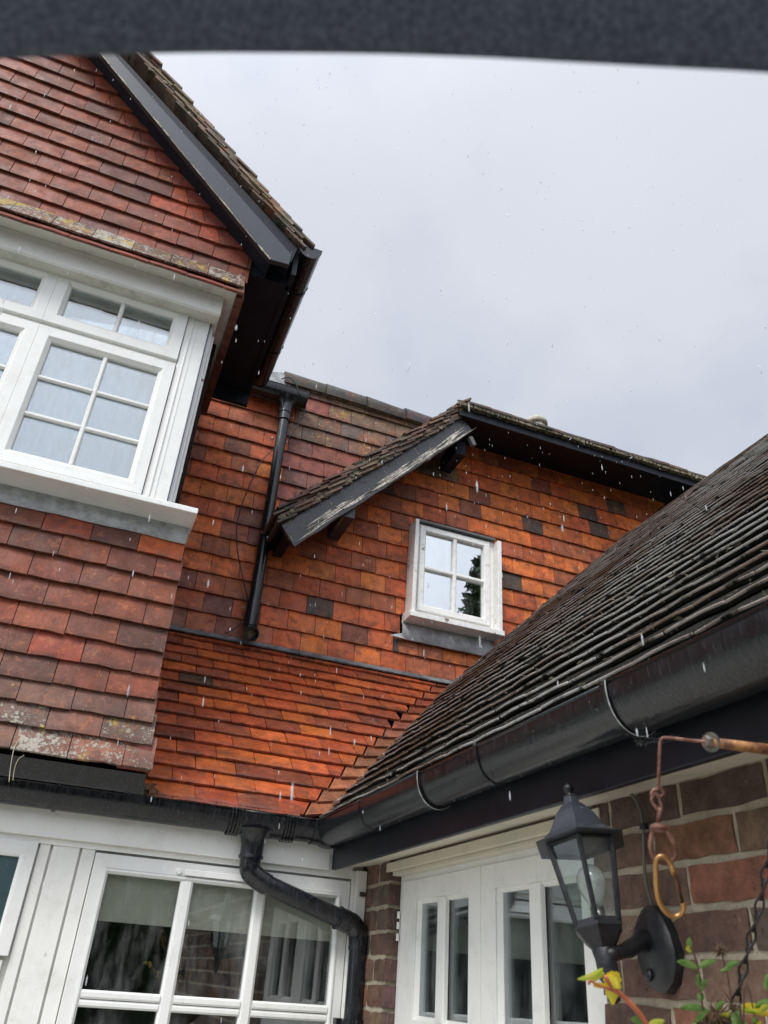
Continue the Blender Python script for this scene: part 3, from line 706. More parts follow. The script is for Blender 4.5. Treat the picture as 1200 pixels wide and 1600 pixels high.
# bay window
YW = 2.95
win = part('bay_window', MB().box(-.036 + .006, .068, YW, YW + .06, 3.27, 4.30).box(-2.2, -.036 + .006, YW + .018, YW + .06, 3.27, 4.30) if False else MB().box(-.0335, .070, YW, YW + .07, 3.262, 4.31), M_upvc, bay, bevel=.003, label='white plastic casement window with glazing bars')
part('post_moulding', MB().box(.012, .016, YW - .003, YW, 3.265, 4.305), M_upvc, win)
part('post_moulding', MB().box(-.012, -.004, YW - .006, YW, 3.265, 4.305), M_upvc, win, bevel=.002)
part('side_frame', MB().box(.071, .090, YW + .02, 3.75, 3.262, 4.31), M_upvc, win, bevel=.003)
part('film_edge', MB().box(.0705, .0735, YW - .002, YW + .019, 3.265, 4.30), simple('violet_film', (.05, .04, .12), .5), win)
for z0, z1 in ((3.98, 4.25), (3.30, 3.965)): part('side_casement', MB().box(.0905, .104, YW + .05, 3.7, z0, z1), M_upvc, win, bevel=.003)
def casement(x0, x1, z0, z1, gx, gz, bx=(), bz=()):
    w_ = .066
    b = ring(MB(), x0, x1, z0, z1, w_, YW - .012, YW + .05, .018, .016); part('casement', b, M_upvc, win, bevel=.002)
    g0, g1, h0, h1 = x0 + w_, x1 - w_, z0 + w_, z1 - w_
    if gx: g0, g1 = gx
    if gz: h0, h1 = gz
    xs = [x0 + w_] + list(bx) + [x1 - w_]; zs = [z0 + w_] + list(bz) + [z1 - w_]
    for x in bx: part('glazing_bar', bar(MB(), x - .010, x + .010, z0 + w_, z1 - w_, YW + .002, YW + .018, .006), M_upvc, win)
    for z in bz:
        for i in range(len(xs) - 1):
            a = xs[i] + (.010 if i else 0); e = xs[i+1] - (.010 if i < len(xs) - 2 else 0)
            part('glazing_bar', bar(MB(), a, e, z - .010, z + .010, YW + .003, YW + .018, .006), M_upvc, win)
    for i in range(len(xs) - 1):
        for j in range(len(zs) - 1): part('pane', MB().box(xs[i] - .004, xs[i+1] + .004, YW + .0185, YW + .023, zs[j] - .004, zs[j+1] + .004), M_glassu, win)
for s_ in (0, -.592, -1.184):
    casement(-.628 + s_, -.036 + s_, 3.997, 4.312, None, None, bx=(-.331 + s_,))
    casement(-.628 + s_, -.036 + s_, 3.262, 3.972, None, None, bx=(-.331 + s_,), bz=(3.519, 3.713))
    part('mullion', MB().box(-.642 + s_, -.624 + s_, YW + .006, YW + .07, 3.262, 4.31), M_upvc, win, bevel=.002)
    part('transom', MB().box(-.624 + s_, -.036 + s_, YW + .0065, YW + .07, 3.970, 3.999), M_upvc, win)
b = MB(); V = []; n_ = 300
for i in range(n_ + 1):
    x = -2.2 + 2.16 * i / n_; yo = YW + .10 + .010 * math.sin(x * 95 + 2 * math.sin(x * 11)) + .006 * math.sin(x * 41); V += [(x, yo, 3.25), (x, yo, 4.32)]
b.add(V, [(2*i, 2*i+2, 2*i+3, 2*i+1) for i in range(n_)]); part('net_curtain', b, M_voile, win, smooth=True)
part('reveal_board', MB().box(-2.2, -.04, YW + .071, YW + .084, 4.225, 4.31), M_upvc, win)
part('window_sill', MB().prism([(-2.3, 2.862, 3.192), (-2.3, 2.862, 3.217), (-2.3, 2.94, 3.245), (-2.3, 3.0, 3.245), (-2.3, 3.0, 3.192)], [(.197, 2.862, 3.192), (.197, 2.862, 3.217), (.197, 2.94, 3.245), (.197, 3.0, 3.245), (.197, 3.0, 3.192)]), M_upvc, bay, bevel=.003)
part('window_sill_return', MB().box(.07, .1965, 3.001, 3.8, 3.193, 3.24), M_upvc, bay)
part('sill_bed', MB().box(-2.3, .12, 3.001, 3.05, 3.12, 3.26), M_upvc_dirty, bay)
b = MB(); V = []; F = []; n = 30
for i in range(n + 1):
    x = -2.3 + (.183 + 2.3) * i / n; r_ = random.Random(i + 50).uniform(-.003, .003)
    V += [(x, 3.0, 3.20), (x, 2.992 + r_, 3.16), (x, 2.982 + r_, 3.112 + r_*1.5), (x, 2.990 + r_, 3.110 + r_*1.5)]
for i in range(n):
    for k_ in range(3): F.append((i*4+k_+1, i*4+k_, i*4+4+k_, i*4+5+k_))
b.add(V, F); part('lead_apron', b, M_lead, bay, smooth=True)
part('lead_apron_corner', MB().prism([(.183, 2.982, 3.112), (.187, 2.990, 3.112), (.172, 2.999, 3.198)], [(.190, 3.6, 3.112), (.187, 3.6, 3.112), (.172, 3.6, 3.198)]), M_lead, bay)
# lower tile hung skirt
skw = part('bay_wall', MB().box(-2.3, .13, 3.03, 3.20, 2.192, 3.20).box(.06, .13, 3.201, 4.2, 2.12, 4.38).box(-2.3, .06, 3.04, 3.2, 3.2, 3.26), simple('dark_skirt_backing', (.03, .02, .018), .9, .1), bay)
zs = [3.030, 2.936, 2.832, 2.729, 2.632, 2.535, 2.444, 2.360, 2.278, 2.190]
xr = [.186, .194, .192, .197, .196, .198, .203, .210, .222, .240]
yf = [3.0, 2.998, 2.997, 2.996, 2.994, 2.992, 2.988, 2.980, 2.968, 2.950]
orange_k = 0
for kk in range(len(zs)):
    al = [(.10, .2), (.08, .2), (.05, .2), (.05, .2), (.1, .3), (.1, .35), (.15, .45), (.3, .6), (.5, .85), (.55, .9)][kk]
    def colB(u, v, W, rs, kk=kk, al=al):
        c = pick(rs, [(6, (.215, .058, .028)), (4, (.170, .052, .030)), (1.5, (.12, .046, .032)), (1, (.27, .060, .028))])
        if kk >= 7: c = tuple(a * .55 + b2 * .45 for a, b2 in zip(c, (.16, .12, .10)))
        return (*jit_col(c, rs, .13), rs.uniform(*al) if rs.random() < .7 else .05)
    lk = Laying(skw, (0, yf[kk], zs[kk]), (1, 0, 0), (0, .02 if kk < 6 else .03 + .06 * (kk - 6), 1), .097, .183, M_tile, M_tile_s, colB, L=.125, limit=60, seed=60 + kk, jit=.003, T=.022, th=.014)
    end = .125 if kk % 2 else .0; u = xr[kk]
    if kk % 2: lk.add(u - .105, 0, [], w=.105); u -= .105
    first = True
    while u > -2.2:
        u -= lk.w; lk.add(u, 0, [], c=((.46, .10, .03, .1) if kk == 0 and first else None)); first = False
    lk.emit()
    part('side_tile_course', MB().prism([(xr[kk] - .004, yf[kk] + .004, zs[kk] + .003), (xr[kk] - .004, 4.14, zs[kk] + .003), (xr[kk] - .022, 4.14, zs[kk] + .11), (xr[kk] - .022, yf[kk] + .004, zs[kk] + .11)], [(.12, yf[kk] + .01, zs[kk] + .004), (.12, 4.14, zs[kk] + .004), (.12, 4.14, zs[kk] + .11), (.12, yf[kk] + .01, zs[kk] + .11)]), simple('side_tile', (.17, .05, .038), .6, .3, .4, 30, .003), skw)
# top course under the apron with pale mortar in the joints
lk = Laying(skw, (0, 3.004, 3.040), (1, 0, 0), (0, .02, 1), .085, .183, M_tile, M_tile_s, lambda u, v, W, rs: (*jit_col((.20, .05, .036), rs, .12), .12), L=.1, limit=60, seed=90)
# bargeboard of the gable
def yz(p, Y): q = pt(*p, Y=Y); return (q.x, q.z)
YB = 2.72
sl = -.985
def gl_(x, c): return c + sl * x
P = [(-1.13, gl_(-1.13, 4.845)), (.262, 4.583), (.345, 4.590), (.352, 4.665), (-1.13, gl_(-1.13, 5.045))]
c1 = 4.583 - sl * .262; P[0] = (-1.13, c1 + sl * -1.13); e0, e1 = pt(178, 84, Y=2.72), pt(456, 398, Y=2.72); k2 = (e1.z - e0.z) / (e1.x - e0.x); P[3] = (e1.x, e1.z); P[2] = (e1.x - .004, 4.592); P[4] = (-1.13, e1.z + k2 * (-1.13 - e1.x))
brd = part('bargeboard', MB().prism([(x, YB, z) for x, z in P], [(x, YB + .028, z) for x, z in P]), peel('black_bargeboard_paint', (.022, .027, .036), (.40, .36, .28), .24, (2, 1, 2), .34), bay, bevel=.003)
# bare timber line along its lower edge
b = MB(); dd = Vector((P[1][0] - P[0][0], 0, P[1][1] - P[0][1])).normalized(); nz = Vector((dd.z, 0, -dd.x)); nz = nz if nz.z < 0 else -nz
A = Vector((P[0][0], 0, P[0][1])); Lg = (Vector((P[1][0], 0, P[1][1])) - A).length
rs = random.Random(77); tpos = 0
while tpos < Lg - .02:
    L_ = rs.uniform(.04, .12); wv = rs.uniform(.003, .010) if rs.random() < .6 else .002; a_ = A + dd*tpos; e_ = A + dd*min(Lg, tpos + L_)
    q = [a_, e_, e_ - nz*wv*.6, (a_ + e_)/2 - nz*wv, a_ - nz*wv*.5]
    b.prism([(v.x, YB - .002, v.z) for v in q], [(v.x, YB + .001, v.z) for v in q]); tpos += L_ + rs.uniform(0, .03)
part('bare_edge', b, simple('bare_cream_timber', (.42, .38, .28), .8, .2, .4, 50, .001), brd)['kind'] = 'stuff'
part('verge_batten', MB().prism([(x, YB + .03, z) for x, z in ((-1.13, P[4][1] - .01), (.37, 4.645), (.39, 4.755), (-1.13, P[4][1] + .055))], [(x, YG + .03, z) for x, z in ((-1.13, P[4][1] - .01), (.37, 4.645), (.39, 4.755), (-1.13, P[4][1] + .055))]), M_soffit, bay)
part('barge_soffit', MB().prism([(x, YB + .031, z) for x, z in ((-1.13, P[0][1] + .05), (.27, 4.60), (.30, 4.68), (-1.13, P[0][1] + .10))], [(x, YG + .02, z) for x, z in ((-1.13, P[0][1] + .05), (.27, 4.60), (.30, 4.68), (-1.13, P[0][1] + .10))]), M_soffit, bay)
verge(bay, (.405, 4.762), (-.95, 4.762 + 1.355 * .955), YB + .004, 3.3, g=.095, seed=12, lay=3, cols=((.13, .10, .075), (.19, .15, .10), (.09, .075, .06)))
# roof slope and its underside
part('roof_slope', MB().prism([(.42, YB + .05, 4.785), (-1.1, YB + .05, 4.785 + 1.52*.955), (-1.1, YB + .05, 4.81 + 1.52*.955), (.42, YB + .05, 4.81)], [(.42, 3.8, 4.785), (-1.1, 3.8, 4.785 + 1.52*.955), (-1.1, 3.8, 4.81 + 1.52*.955), (.42, 3.8, 4.81)]), M_mossm, bay)
part('eave_soffit', MB().box(.12, .41, YG + .04, 3.80, 4.615, 4.635), M_soffit, bay)
part('eave_fascia', MB().box(.385, .41, YB + .06, 3.80, 4.60, 4.76), M_soffit, bay)
part('soffit_end_board', MB().box(.12, .41, 3.801, 3.83, 4.52, 4.76), M_soffit, bay)
part('eave_return', MB().box(.155, .40, YG + .006, YG + .035, 4.60, 4.79), M_soffit, bay)
part('flank_wall', MB().box(.10, .16, YG + .04, 4.2, 4.40, 4.70), M_soffit, bay)

# ================================================================ GROUND FLOOR FRONT (white timber, red lean-to roof)
ext = thing('lean_to_extension', 'white boarded ground floor with large gridded window under the wet orange tiled lean-to roof', 'building', (.5, 3.2, 0))
YL = 3.17
tim = part('timber_wall', MB().box(-2.4, 1.14, YL + .022, YL + .10, 0, .9).box(-2.4, .15, YL + .022, YL + .10, .9, 2.1).box(.15, 1.14, YL + .022, YL + .10, 1.93, 2.1).box(1.06, 1.14, YL + .022, YL + .1, .9, 1.93), M_board, ext)
for x0, x1 in ((-.062, -.027), (-.019, .071), (.079, .124)): part('board', MB().box(x0, x1, YL + .004, YL + .0215, .9, 1.99), M_board, tim, bevel=.0015)
part('head_rail', MB().box(-2.4, 1.09, YL - .002, YL + .0035, 1.945, 2.0), M_board, tim)
part('corner_post', MB().box(1.098, 1.139, YL - .035, YL + .02, .0, 1.975), M_board, tim, bevel=.003)
part('corner_strip', MB().box(1.086, 1.0975, YL - .008, YL + .02, .0, 1.975), M_board, tim, bevel=.001)
part('post_bracket', MB().box(1.112, 1.134, YL - .048, YL - .036, 1.885, 1.90), simple('dark_rust_clip', (.05, .035, .03), .7), tim)
part('fascia', MB().box(-2.4, .985, YL - .022, YL - .0025, 1.965, 2.10), M_board, ext, bevel=.002)
lw = part('window', ring(MB(), .127, 1.083, .90, 1.936, .048, YL - .006, YL + .05, .004, .003), M_upvc, ext, bevel=.002, label='large white window divided into a grid of panes')
part('frame_bead', ring(MB(), .168, 1.045, .945, 1.888, .014, YL - .012, YL + .03, .008, .01), M_upvc, lw)
for a, b_ in ((.438, .484), (.713, .757)):
    part('mullion', bar(MB(), a, b_, .96, 1.875, YL - .010, YL + .03, .009), M_upvc, lw)
for a, b_ in ((.182, .438), (.484, .713), (.757, 1.031)):
    part('transom', bar(MB(), a, b_, 1.500, 1.525, YL - .012, YL + .03, .006), M_upvc, lw)
    part('transom', bar(MB(), a, b_, 1.476, 1.498, YL - .009, YL + .03, .006), M_upvc, lw)
    for z0, z1 in ((.95, 1.478), (1.524, 1.876)): part('pane', MB().box(a - .003, b_ + .003, YL + .012, YL + .016, z0, z1), M_glass, lw)
part('vent_strip', MB().box(.445, .68, YL - .020, YL - .0065, 1.893, 1.914), M_upvc, lw, bevel=.002)
part('vent_knob', MB().lathe((.425, YL - .006, 1.905), (0, -1, 0), [(0, .011), (.010, .011), (.012, .008), (.012, .001)], 14), M_upvc, lw, smooth=True, auto=30)
# second window at the picture's edge
w2 = part('window', ring(MB(), -.80, -.068, 1.602, 1.945, .050, YL - .012, YL + .03, .010, .006), M_upvc, ext, bevel=.002, label='short white casement at the left edge of the boarded wall')
part('pane', MB().box(-.752, -.116, YL + .006, YL + .010, 1.65, 1.90), M_glassu, w2)
part('net_curtain', MB().box(-.76, -.11, YL + .0125, YL + .016, 1.64, 1.91), M_voile, w2)
w3 = part('lower_casement', ring(MB(), -.80, -.080, .95, 1.590, .050, YL - .002, YL + .021, .010, .006), M_upvc, ext, bevel=.002)
part('blind', MB().box(.16, 1.06, YL + .045, YL + .048, 1.728, 1.90), M_blind, lw)
part('blind_hem', MB().box(.16, 1.06, YL + .040, YL + .0445, 1.728, 1.745), M_blind, lw, bevel=.001)
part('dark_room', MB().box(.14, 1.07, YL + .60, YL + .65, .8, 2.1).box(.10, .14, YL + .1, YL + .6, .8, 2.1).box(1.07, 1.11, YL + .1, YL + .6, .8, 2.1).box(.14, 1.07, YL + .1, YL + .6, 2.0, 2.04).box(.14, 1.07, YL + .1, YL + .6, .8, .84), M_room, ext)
# scroll of ironwork seen behind the middle pane
sc = MB(); c0 = pt(325, 1478, Y=YL + .12); P_ = []
for i in range(40):
    a = i * .28; r_ = .045 * math.exp(-a * .16); P_.append((c0.x + r_*math.cos(a + .6), YL + .12, c0.z + r_*math.sin(a + .6)))
sc.tube(P_, .004, 6); sc.tube(spline([(c0.x + .035, YL+.12, c0.z + .03), (c0.x - .02, YL+.12, c0.z - .055), (c0.x - .07, YL+.12, c0.z - .02), (c0.x - .12, YL+.12, c0.z + .03), (c0.x - .14, YL+.12, c0.z + .05)]), .005, 6)
o = part('iron_scroll', sc, M_lant, None, smooth=True); tag(o, 'dark curled iron scroll seen through the middle pane of the gridded window', 'ornament')

# red lean-to roof
rr_ = part('roof_slope', MB().prism([(.1, 3.19, 2.115), (.94, 3.19, 2.115), (1.97, 4.195, 3.12), (.1, 4.195, 3.12)], [(.1, 3.19, 2.09), (.94, 3.19, 2.09), (1.97, 4.195, 3.095), (.1, 4.195, 3.095)]), simple('dark_roof_felt', (.02, .018, .016), .9), ext)
def colR(u, v, W, rs):
    c = pick(rs, [(6, (.44, .095, .032)), (4, (.37, .078, .032)), (1.6, (.24, .065, .034)), (.3, (.06, .045, .032)), (4, (.46, .11, .03))])
    return (*jit_col(c, rs, .16), .02 + .10 * rs.random())
V_ = Vector((0, 1, 1)).normalized()
s2 = math.sqrt(2); O_ = Vector((0, 3.150, 2.140))
lr = Laying(rr_, O_, (1, 0, 0), V_, .1005, .1655, M_wet, M_wet_s, colR, limit=299, seed=41, T=.017, th=.012, jit=.002, rot=.010)
# valley: x = y - 2.215 on the tile surface -> u = O.y + v/s2 - 2.215
for kk in range(15):
    v0 = kk * .1005; 
    vx = O_.y + v0 / s2 - 2.205
    u = .10 - .083 * (kk % 2) + lr.rs.uniform(-.006, .006)
    lim = vx - .088 - lr.rs.uniform(0, .012)
    while u < lim:
        lr.add(u, v0, [(1, -.42, lim - .42 * v0), (0, 1, 1.475)])
        u += lr.w
    pc_ = (.27, .10, .055, .15) if kk < 9 else (.26, .075, .04, .08)
    e = vx + .02
    lr.add(lim, v0, (), (), poly=[(lim + .005, v0 - .005), (e - .005, v0 + .030), (e + .085, v0 + .125), (lim + .062, v0 + .125)], c=(*jit_col(pc_, lr.rs, .3), .05 + .1 * lr.rs.random()))
# double eave course
u = .10 - .083
while u < .80: lr.add(u, -.016, [(1, 0, .86)], c=(*jit_col((.20, .05, .03), lr.rs), .1)); u += lr.w
lr.emit()
part('lead_flashing', MB().prism([(.16, 4.148, 3.180), (1.985, 4.148, 3.180), (1.99, 4.172, 3.209), (.16, 4.172, 3.209)], [(.16, 4.154, 3.174), (1.985, 4.154, 3.174), (1.99, 4.185, 3.207), (.16, 4.185, 3.207)]), simple('dark_lead_strip', (.13, .135, .14), .5, .4, .5, 18, .002), ext)
# moss and broken mortar at the open end by the bay
rs = random.Random(31); b = MB()
for i in range(26):
    s_ = rs.uniform(.006, .016); x = rs.uniform(.225, .285); z = rs.uniform(2.125, 2.19); y = 3.10 + (z - 2.12) + rs.uniform(-.02, .03)
    b.box(x - s_, x + s_, y - s_, y + s_, z - s_*.7, z + s_*.7)
part('broken_mortar', b, simple('crumbling_brown_mortar', (.20, .11, .06), .9, .2, .5, 60, .004), ext)['kind'] = 'stuff'
part('drip_board', MB().box(.2, .95, 3.16, 3.175, 2.075, 2.125), M_black, ext)
part('lead_drip', MB().prism([(-2.3, 3.030, 2.128), (.235, 3.030, 2.128), (.225, 2.99, 2.185), (-2.3, 2.99, 2.185)], [(-2.3, 3.036, 2.124), (.235, 3.036, 2.124), (.225, 3.03, 2.19), (-2.3, 3.03, 2.19)]), M_pipe2, ext)

# ================================================================ RIGHT WING (brick, dark mossy roof)
XR = 1.14
side = thing('brick_side_wing', 'brown brick side wing with white glazed doors under the steep dark mossy tiled roof', 'building', (2.2, 1.6, 0))
bw = part('brick_wall', MB().box(XR + .0045, XR + .22, -1.2, 1.63, 0, 2.05).box(XR + .0045, XR + .22, 2.908, 3.17, 0, 2.05).box(XR + .16, XR + .22, 1.63, 2.908, 1.97, 2.05), M_mortar, side)
rs = random.Random(17); bvar = []
def brick_mesh(Lb, hb=.0635, dp=.05, head=False):
    nx, nz = 6, 3; V = []; F = []
    for j in range(nz + 1):
        for i in range(nx + 1):
            e = (i in (0, nx)) or (j in (0, nz)); V.append((rs.uniform(-.0012, .0012) + (.0012 if e else 0) + (.0012 if (i in (0, nx)) and (j in (0, nz)) else 0), Lb*i/nx + (rs.uniform(-.002, .002)), hb*j/nz + rs.uniform(-.0025, .0025)))
    for j in range(nz):
        for i in range(nx):
            a = j*(nx+1) + i; F.append((a + 1, a, a + nx + 1, a + nx + 2))
    base = len(V); V += [(dp, 0, 0), (dp, Lb, 0), (dp, Lb, hb), (dp, 0, hb)]
    F.append(tuple([base + 1, base] + list(range(0, nx + 1)))); F.append(tuple([base + 3, base + 2] + list(range(nz*(nx+1) + nx, nz*(nx+1) - 1, -1))))
    F.append(tuple([base, base + 3] + [j*(nx+1) for j in range(nz, -1, -1)])); F.append(tuple([base + 2, base + 1] + [j*(nx+1) + nx for j in range(nz + 1)]))
    me = bpy.data.meshes.new('brick_shape'); me.from_pydata(V, [], F); me.update(); me.materials.append(M_brick); return me
full = [brick_mesh(.222) for _ in range(6)]; cache = {}
def brick(parent, y0, y1, z, M0=None, c=None):
    L_ = y1 - y0
    if abs(L_ - .222) < .002: me = rs.choice(full)
    else:
        key = round(L_, 3); me = cache.setdefault(key, brick_mesh(L_))
    c = c or pick(rs, [(5, (.155, .098, .072)), (4, (.18, .112, .078)), (1, (.24, .11, .066)), (2, (.115, .080, .068)), (2, (.15, .11, .088))])
    o = part('brick', me, None, parent, M=(M0 or Matrix.Translation((XR + rs.uniform(-.002, .002), y0, z))))
    o.color = (*jit_col(c, rs, .15), 1); es = None; return o
z = 2.006 - .0785; row = 0; low = MB()
while z > 0:
    ph = (.105, .19 + .77)[0] if row % 2 == 0 else .0
    start = 1.338 if row % 2 == 0 else 1.196
    ys = sorted([start + .233 * k_ for k_ in range(-12, 3)])
    ys = [y for y in ys if -1.2 < y < 1.632] + [1.637]
    for a, b_ in zip(ys[:-1], ys[1:]):
        if b_ - a < .03: continue
        if z > 1.25: brick(bw, a, b_ - .011 if b_ < 1.63 else b_, z, c=(.29, .12, .068) if row == 2 and a < 1.12 and a > .95 else ((.12, .078, .064) if row == 0 else None))
        else: low.box(XR, XR + .05, a, b_ - .011, z, z + .066)
    # pier beyond the doors, and its reveal facing us
    cut = 3.03 + (.03 if row % 2 else -.02)
    if z > 1.25:
        brick(bw, 2.902, cut, z); brick(bw, cut + .011, 3.168, z)
    else: low.box(XR, XR + .05, 2.902, 3.168, z, z + .066)
    z -= .0785; row += 1
o = part('lower_bricks', low, simple('old_brick_mass', (.13, .08, .066), .8, .3, .4, 12, .003), bw); o['kind'] = 'stuff'
for r_ in range(10):
    z = 2.006 - .0785 * (r_ + 1)
    me = cache.setdefault('rev', brick_mesh(.044, .066, .02)); M0 = Matrix.Translation((XR + .003, 2.899, z)) @ Matrix.Rotation(math.radians(90), 4, 'Z') @ Matrix.Scale(-1, 4, (0, 1, 0))
    o = part('brick', me, None, bw, M=M0); o.color = (*jit_col((.125, .075, .066), rs, .2), 1)
# doors
XD = 1.185
def ringY(b, y0, y1, z0, z1, w_, x0, x1, ch=0, cx=0, wt=None, wb=None):
    wt = wt or w_; wb = wb or w_
    def q(i, k_): return [(y0 + w_*k_, z0 + wb*k_), (y1 - w_*k_, z0 + wb*k_), (y1 - w_*k_, z1 - wt*k_), (y0 + w_*k_, z1 - wt*k_)][i]
    V = []; F = []; f_ = 1 - ch / w_
    for i in range(4): V += [(x0, *q(i, 0)), (x0, *q(i, f_)), (x0 + cx, *q(i, 1)), (x1, *q(i, 1)), (x1, *q(i, 0))]
    for i in range(4):
        j = (i+1) % 4
        for k_ in range(5): F.append((i*5+(k_+1) % 5, j*5+(k_+1) % 5, j*5+k_, i*5+k_))
    b.add(V, F); return b
dr = part('glazed_doors', ringY(MB(), 1.64, 2.899, .06, 1.952, .030, XD, XD + .09), M_board, side, bevel=.002, label='white double doors with narrow upright panes')
for (y0, y1, panes) in ((2.267, 2.868, ((2.356, 2.513), (2.571, 2.727))), (1.671, 2.264, ((1.766, 1.941), (1.997, 2.165)))):
    b = MB(); X0, X1 = XD - .006, XD + .035
    b.box(X0, X1, panes[1][1] + .012, y1, .09, 1.922); b.box(X0, X1, y0, panes[0][0] - .012, .09, 1.922)
    b.box(X0 + .0005, X1, panes[0][0] - .012, panes[1][1] + .012, 1.858, 1.9215); b.box(X0 + .0005, X1, panes[0][0] - .012, panes[1][1] + .012, 1.36, 1.512); b.box(X0 + .0005, X1, panes[0][0] - .012, panes[1][1] + .012, .09, .25)
    lf = part('door_leaf', b, M_board, dr, bevel=.001)
    part('muntin', MB().box(XD - .004, XD + .03, panes[0][1], panes[1][0], 1.512, 1.858).box(XD - .004, XD + .03, panes[0][1], panes[1][0], .25, 1.36), M_board, dr, bevel=.004)
    for a, b_ in panes:
        for z0, z1 in ((1.512, 1.858), (.25, 1.36)):
            part('glazing_bead', ringY(MB(), a - .012, b_ + .012, z0, z1, .012, XD, XD + .02, .010, .012), M_board, dr)
            part('pane', MB().box(XD + .014, XD + .018, a - .002, b_ + .002, z0 + .01, z1 - .01), M_glass, dr)
for z in (1.815, 1.782, 1.746): part('hinge', MB().lathe((XD - .010, 2.880, z - .010), (0, 0, 1), [(0, .006), (.022, .006)], 10), M_board, dr, smooth=True, auto=30)
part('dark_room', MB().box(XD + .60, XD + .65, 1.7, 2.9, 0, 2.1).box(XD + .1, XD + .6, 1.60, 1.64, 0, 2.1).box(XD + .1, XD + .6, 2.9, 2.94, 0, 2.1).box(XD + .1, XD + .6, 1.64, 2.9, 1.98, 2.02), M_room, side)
# a gathered curtain inside the doors
def curtain(x, ya, yb, z0, z1, parent, nm='curtain', amp=.008, f=240, mat=M_voile):
    b = MB(); n = 40; V = []
    for i in range(n + 1):
        y = ya + (yb - ya) * i / n; xo = x + amp * math.sin(y * f); V += [(xo, y, z0), (xo, y, z1)]
    b.add(V, [(2*i, 2*i+2, 2*i+3, 2*i+1) for i in range(n)]); return part(nm, b, mat, parent, smooth=True)
M_curt = simple('grey_curtain', (.16, .17, .16), .9, .1, .15, 8)
curtain(XD + .07, 2.60, 2.80, .2, 1.93, dr, mat=M_curt); curtain(XD + .075, 1.66, 1.72, .2, 1.93, dr, mat=M_curt)
curtain(XD + .09, 2.06, 2.24, .2, 1.93, dr, mat=M_curt)
b = MB(); V = []
for i in range(21):
    t_ = i / 20; y = 1.70 + .5 * t_; zz = 1.765 + .05 * (2*t_ - 1)**2; V += [(XD + .16, y, zz), (XD + .16, y, 1.95)]
b.add(V, [(2*i, 2*i+2, 2*i+3, 2*i+1) for i in range(20)]); part('swag_blind', b, M_blind, dr)
part('lintel_board', MB().box(XR - .004, XD + .05, 1.60, 2.93, 1.955, 1.985), M_cream, side, bevel=.003)
part('lintel_bead', MB().box(XR + .010, XD - .001, 1.64, 2.898, 1.942, 1.9545), M_cream, side, bevel=.002)
part('soffit', MB().prism([(1.003, -1.2, 1.974), (1.003, 3.135, 1.974), (1.003, 3.135, 1.986), (1.003, -1.2, 1.986)], [(XR + .03, -1.2, 1.998), (XR + .03, 3.168, 1.998), (XR + .03, 3.168, 2.012), (XR + .03, -1.2, 2.012)]), M_cream, side)
part('fascia', MB().box(.994, 1.012, -1.2, 3.146, 1.966, 2.14), M_black, side, bevel=.003)
# roof
rf = part('roof_slope', MB().prism([(.975, -1.2, 2.135), (.975, 3.19, 2.135), (1.98, 4.195, 3.14), (3.45, 4.195, 4.61), (3.45, -1.2, 4.61)], [(.975, -1.2, 2.11), (.975, 3.19, 2.11), (1.98, 4.195, 3.115), (3.45, 4.195, 4.585), (3.45, -1.2, 4.585)]), simple('dark_roof_felt_side', (.015, .014, .012), .9), side)
def colS(u, v, W, rs):
    c = pick(rs, [(5, (.014, .012, .010)), (3, (.024, .017, .013)), (2, (.009, .009, .008))]); return (*jit_col(c, rs, .2), .2)
Os = Vector((.935, 0, 2.137)); Vs = Vector((1, 0, 1)).normalized()
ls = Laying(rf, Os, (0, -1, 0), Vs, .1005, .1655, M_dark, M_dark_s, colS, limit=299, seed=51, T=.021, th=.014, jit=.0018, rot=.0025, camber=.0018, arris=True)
for kk in range(35):
    v0 = kk * .1005; x = Os.x + v0 / s2
    yv = min(x + 2.205, 4.197)                   # valley or the house wall
    u = -yv - .083 * (kk % 2)
    pl = [(-1, -1/s2 if yv < 4.19 else 0, yv if yv >= 4.19 else -(-(Os.x + 2.205)))] 
    pl = [(-1, 0, 4.197)] if yv >= 4.19 else [(-1, -1/s2, Os.x + 2.205)]
    while u < 1.2: ls.add(u, v0, pl + [(0, 1, 3.545)]); u += ls.w
ls.emit()
b = MB(); y = 4.19
rs2 = random.Random(4); M_hip = simple('pale_clay_capping', (.34, .26, .20), .7, .3, .5, 18, .003)
while y > -1:
    y2 = y - .30; n = 8; A, B = [], []
    for j in range(n + 1):
        a = math.pi * j / n; A.append((3.45 - math.cos(a)*.055, y, 4.612 + math.sin(a)*.030)); B.append((3.45 - math.cos(a)*.05, y2 + .004, 4.612 + math.sin(a)*.026))
    part('ridge_tile', MB().prism(A, B), M_hip, side, smooth=False); y = y2
# moss tufts and debris caught on the dark roof
rs = random.Random(23); ms = MB()
for i in range(2600):
    v = rs.randrange(0, 34) * .1005 + rs.uniform(-.002, .02); x = Os.x + v / s2; y = rs.uniform(-.2, min(x + 2.18, 4.15)); s_ = rs.uniform(.003, .009) * (1 if x < 1.8 else .8)
    P0 = Os + Vs * v + Vector((0, y, 0)) + Vector((-1, 0, 1)).normalized() * (.026 * (1 - .2) + rs.uniform(-.004, .003))
    if rs.random() < .35: P0 -= Vector((-1, 0, 1)).normalized() * .022; 
    q = [P0 + Vector((rs.uniform(-1, 1), rs.uniform(-1.8, 1.8), rs.uniform(-.6, 1))) * s_ for _ in range(4)]
    ms.add(q, [(0, 1, 2), (0, 2, 3), (0, 3, 1), (1, 3, 2)])
t = NT('roof_moss'); cc = t.mix(t.noise(35, 4), (.02, .022, .008), (.16, .13, .08)); M_moss = t.set(Base_Color=cc, Roughness=.85)
part('moss', ms, M_moss, rf)['kind'] = 'stuff'
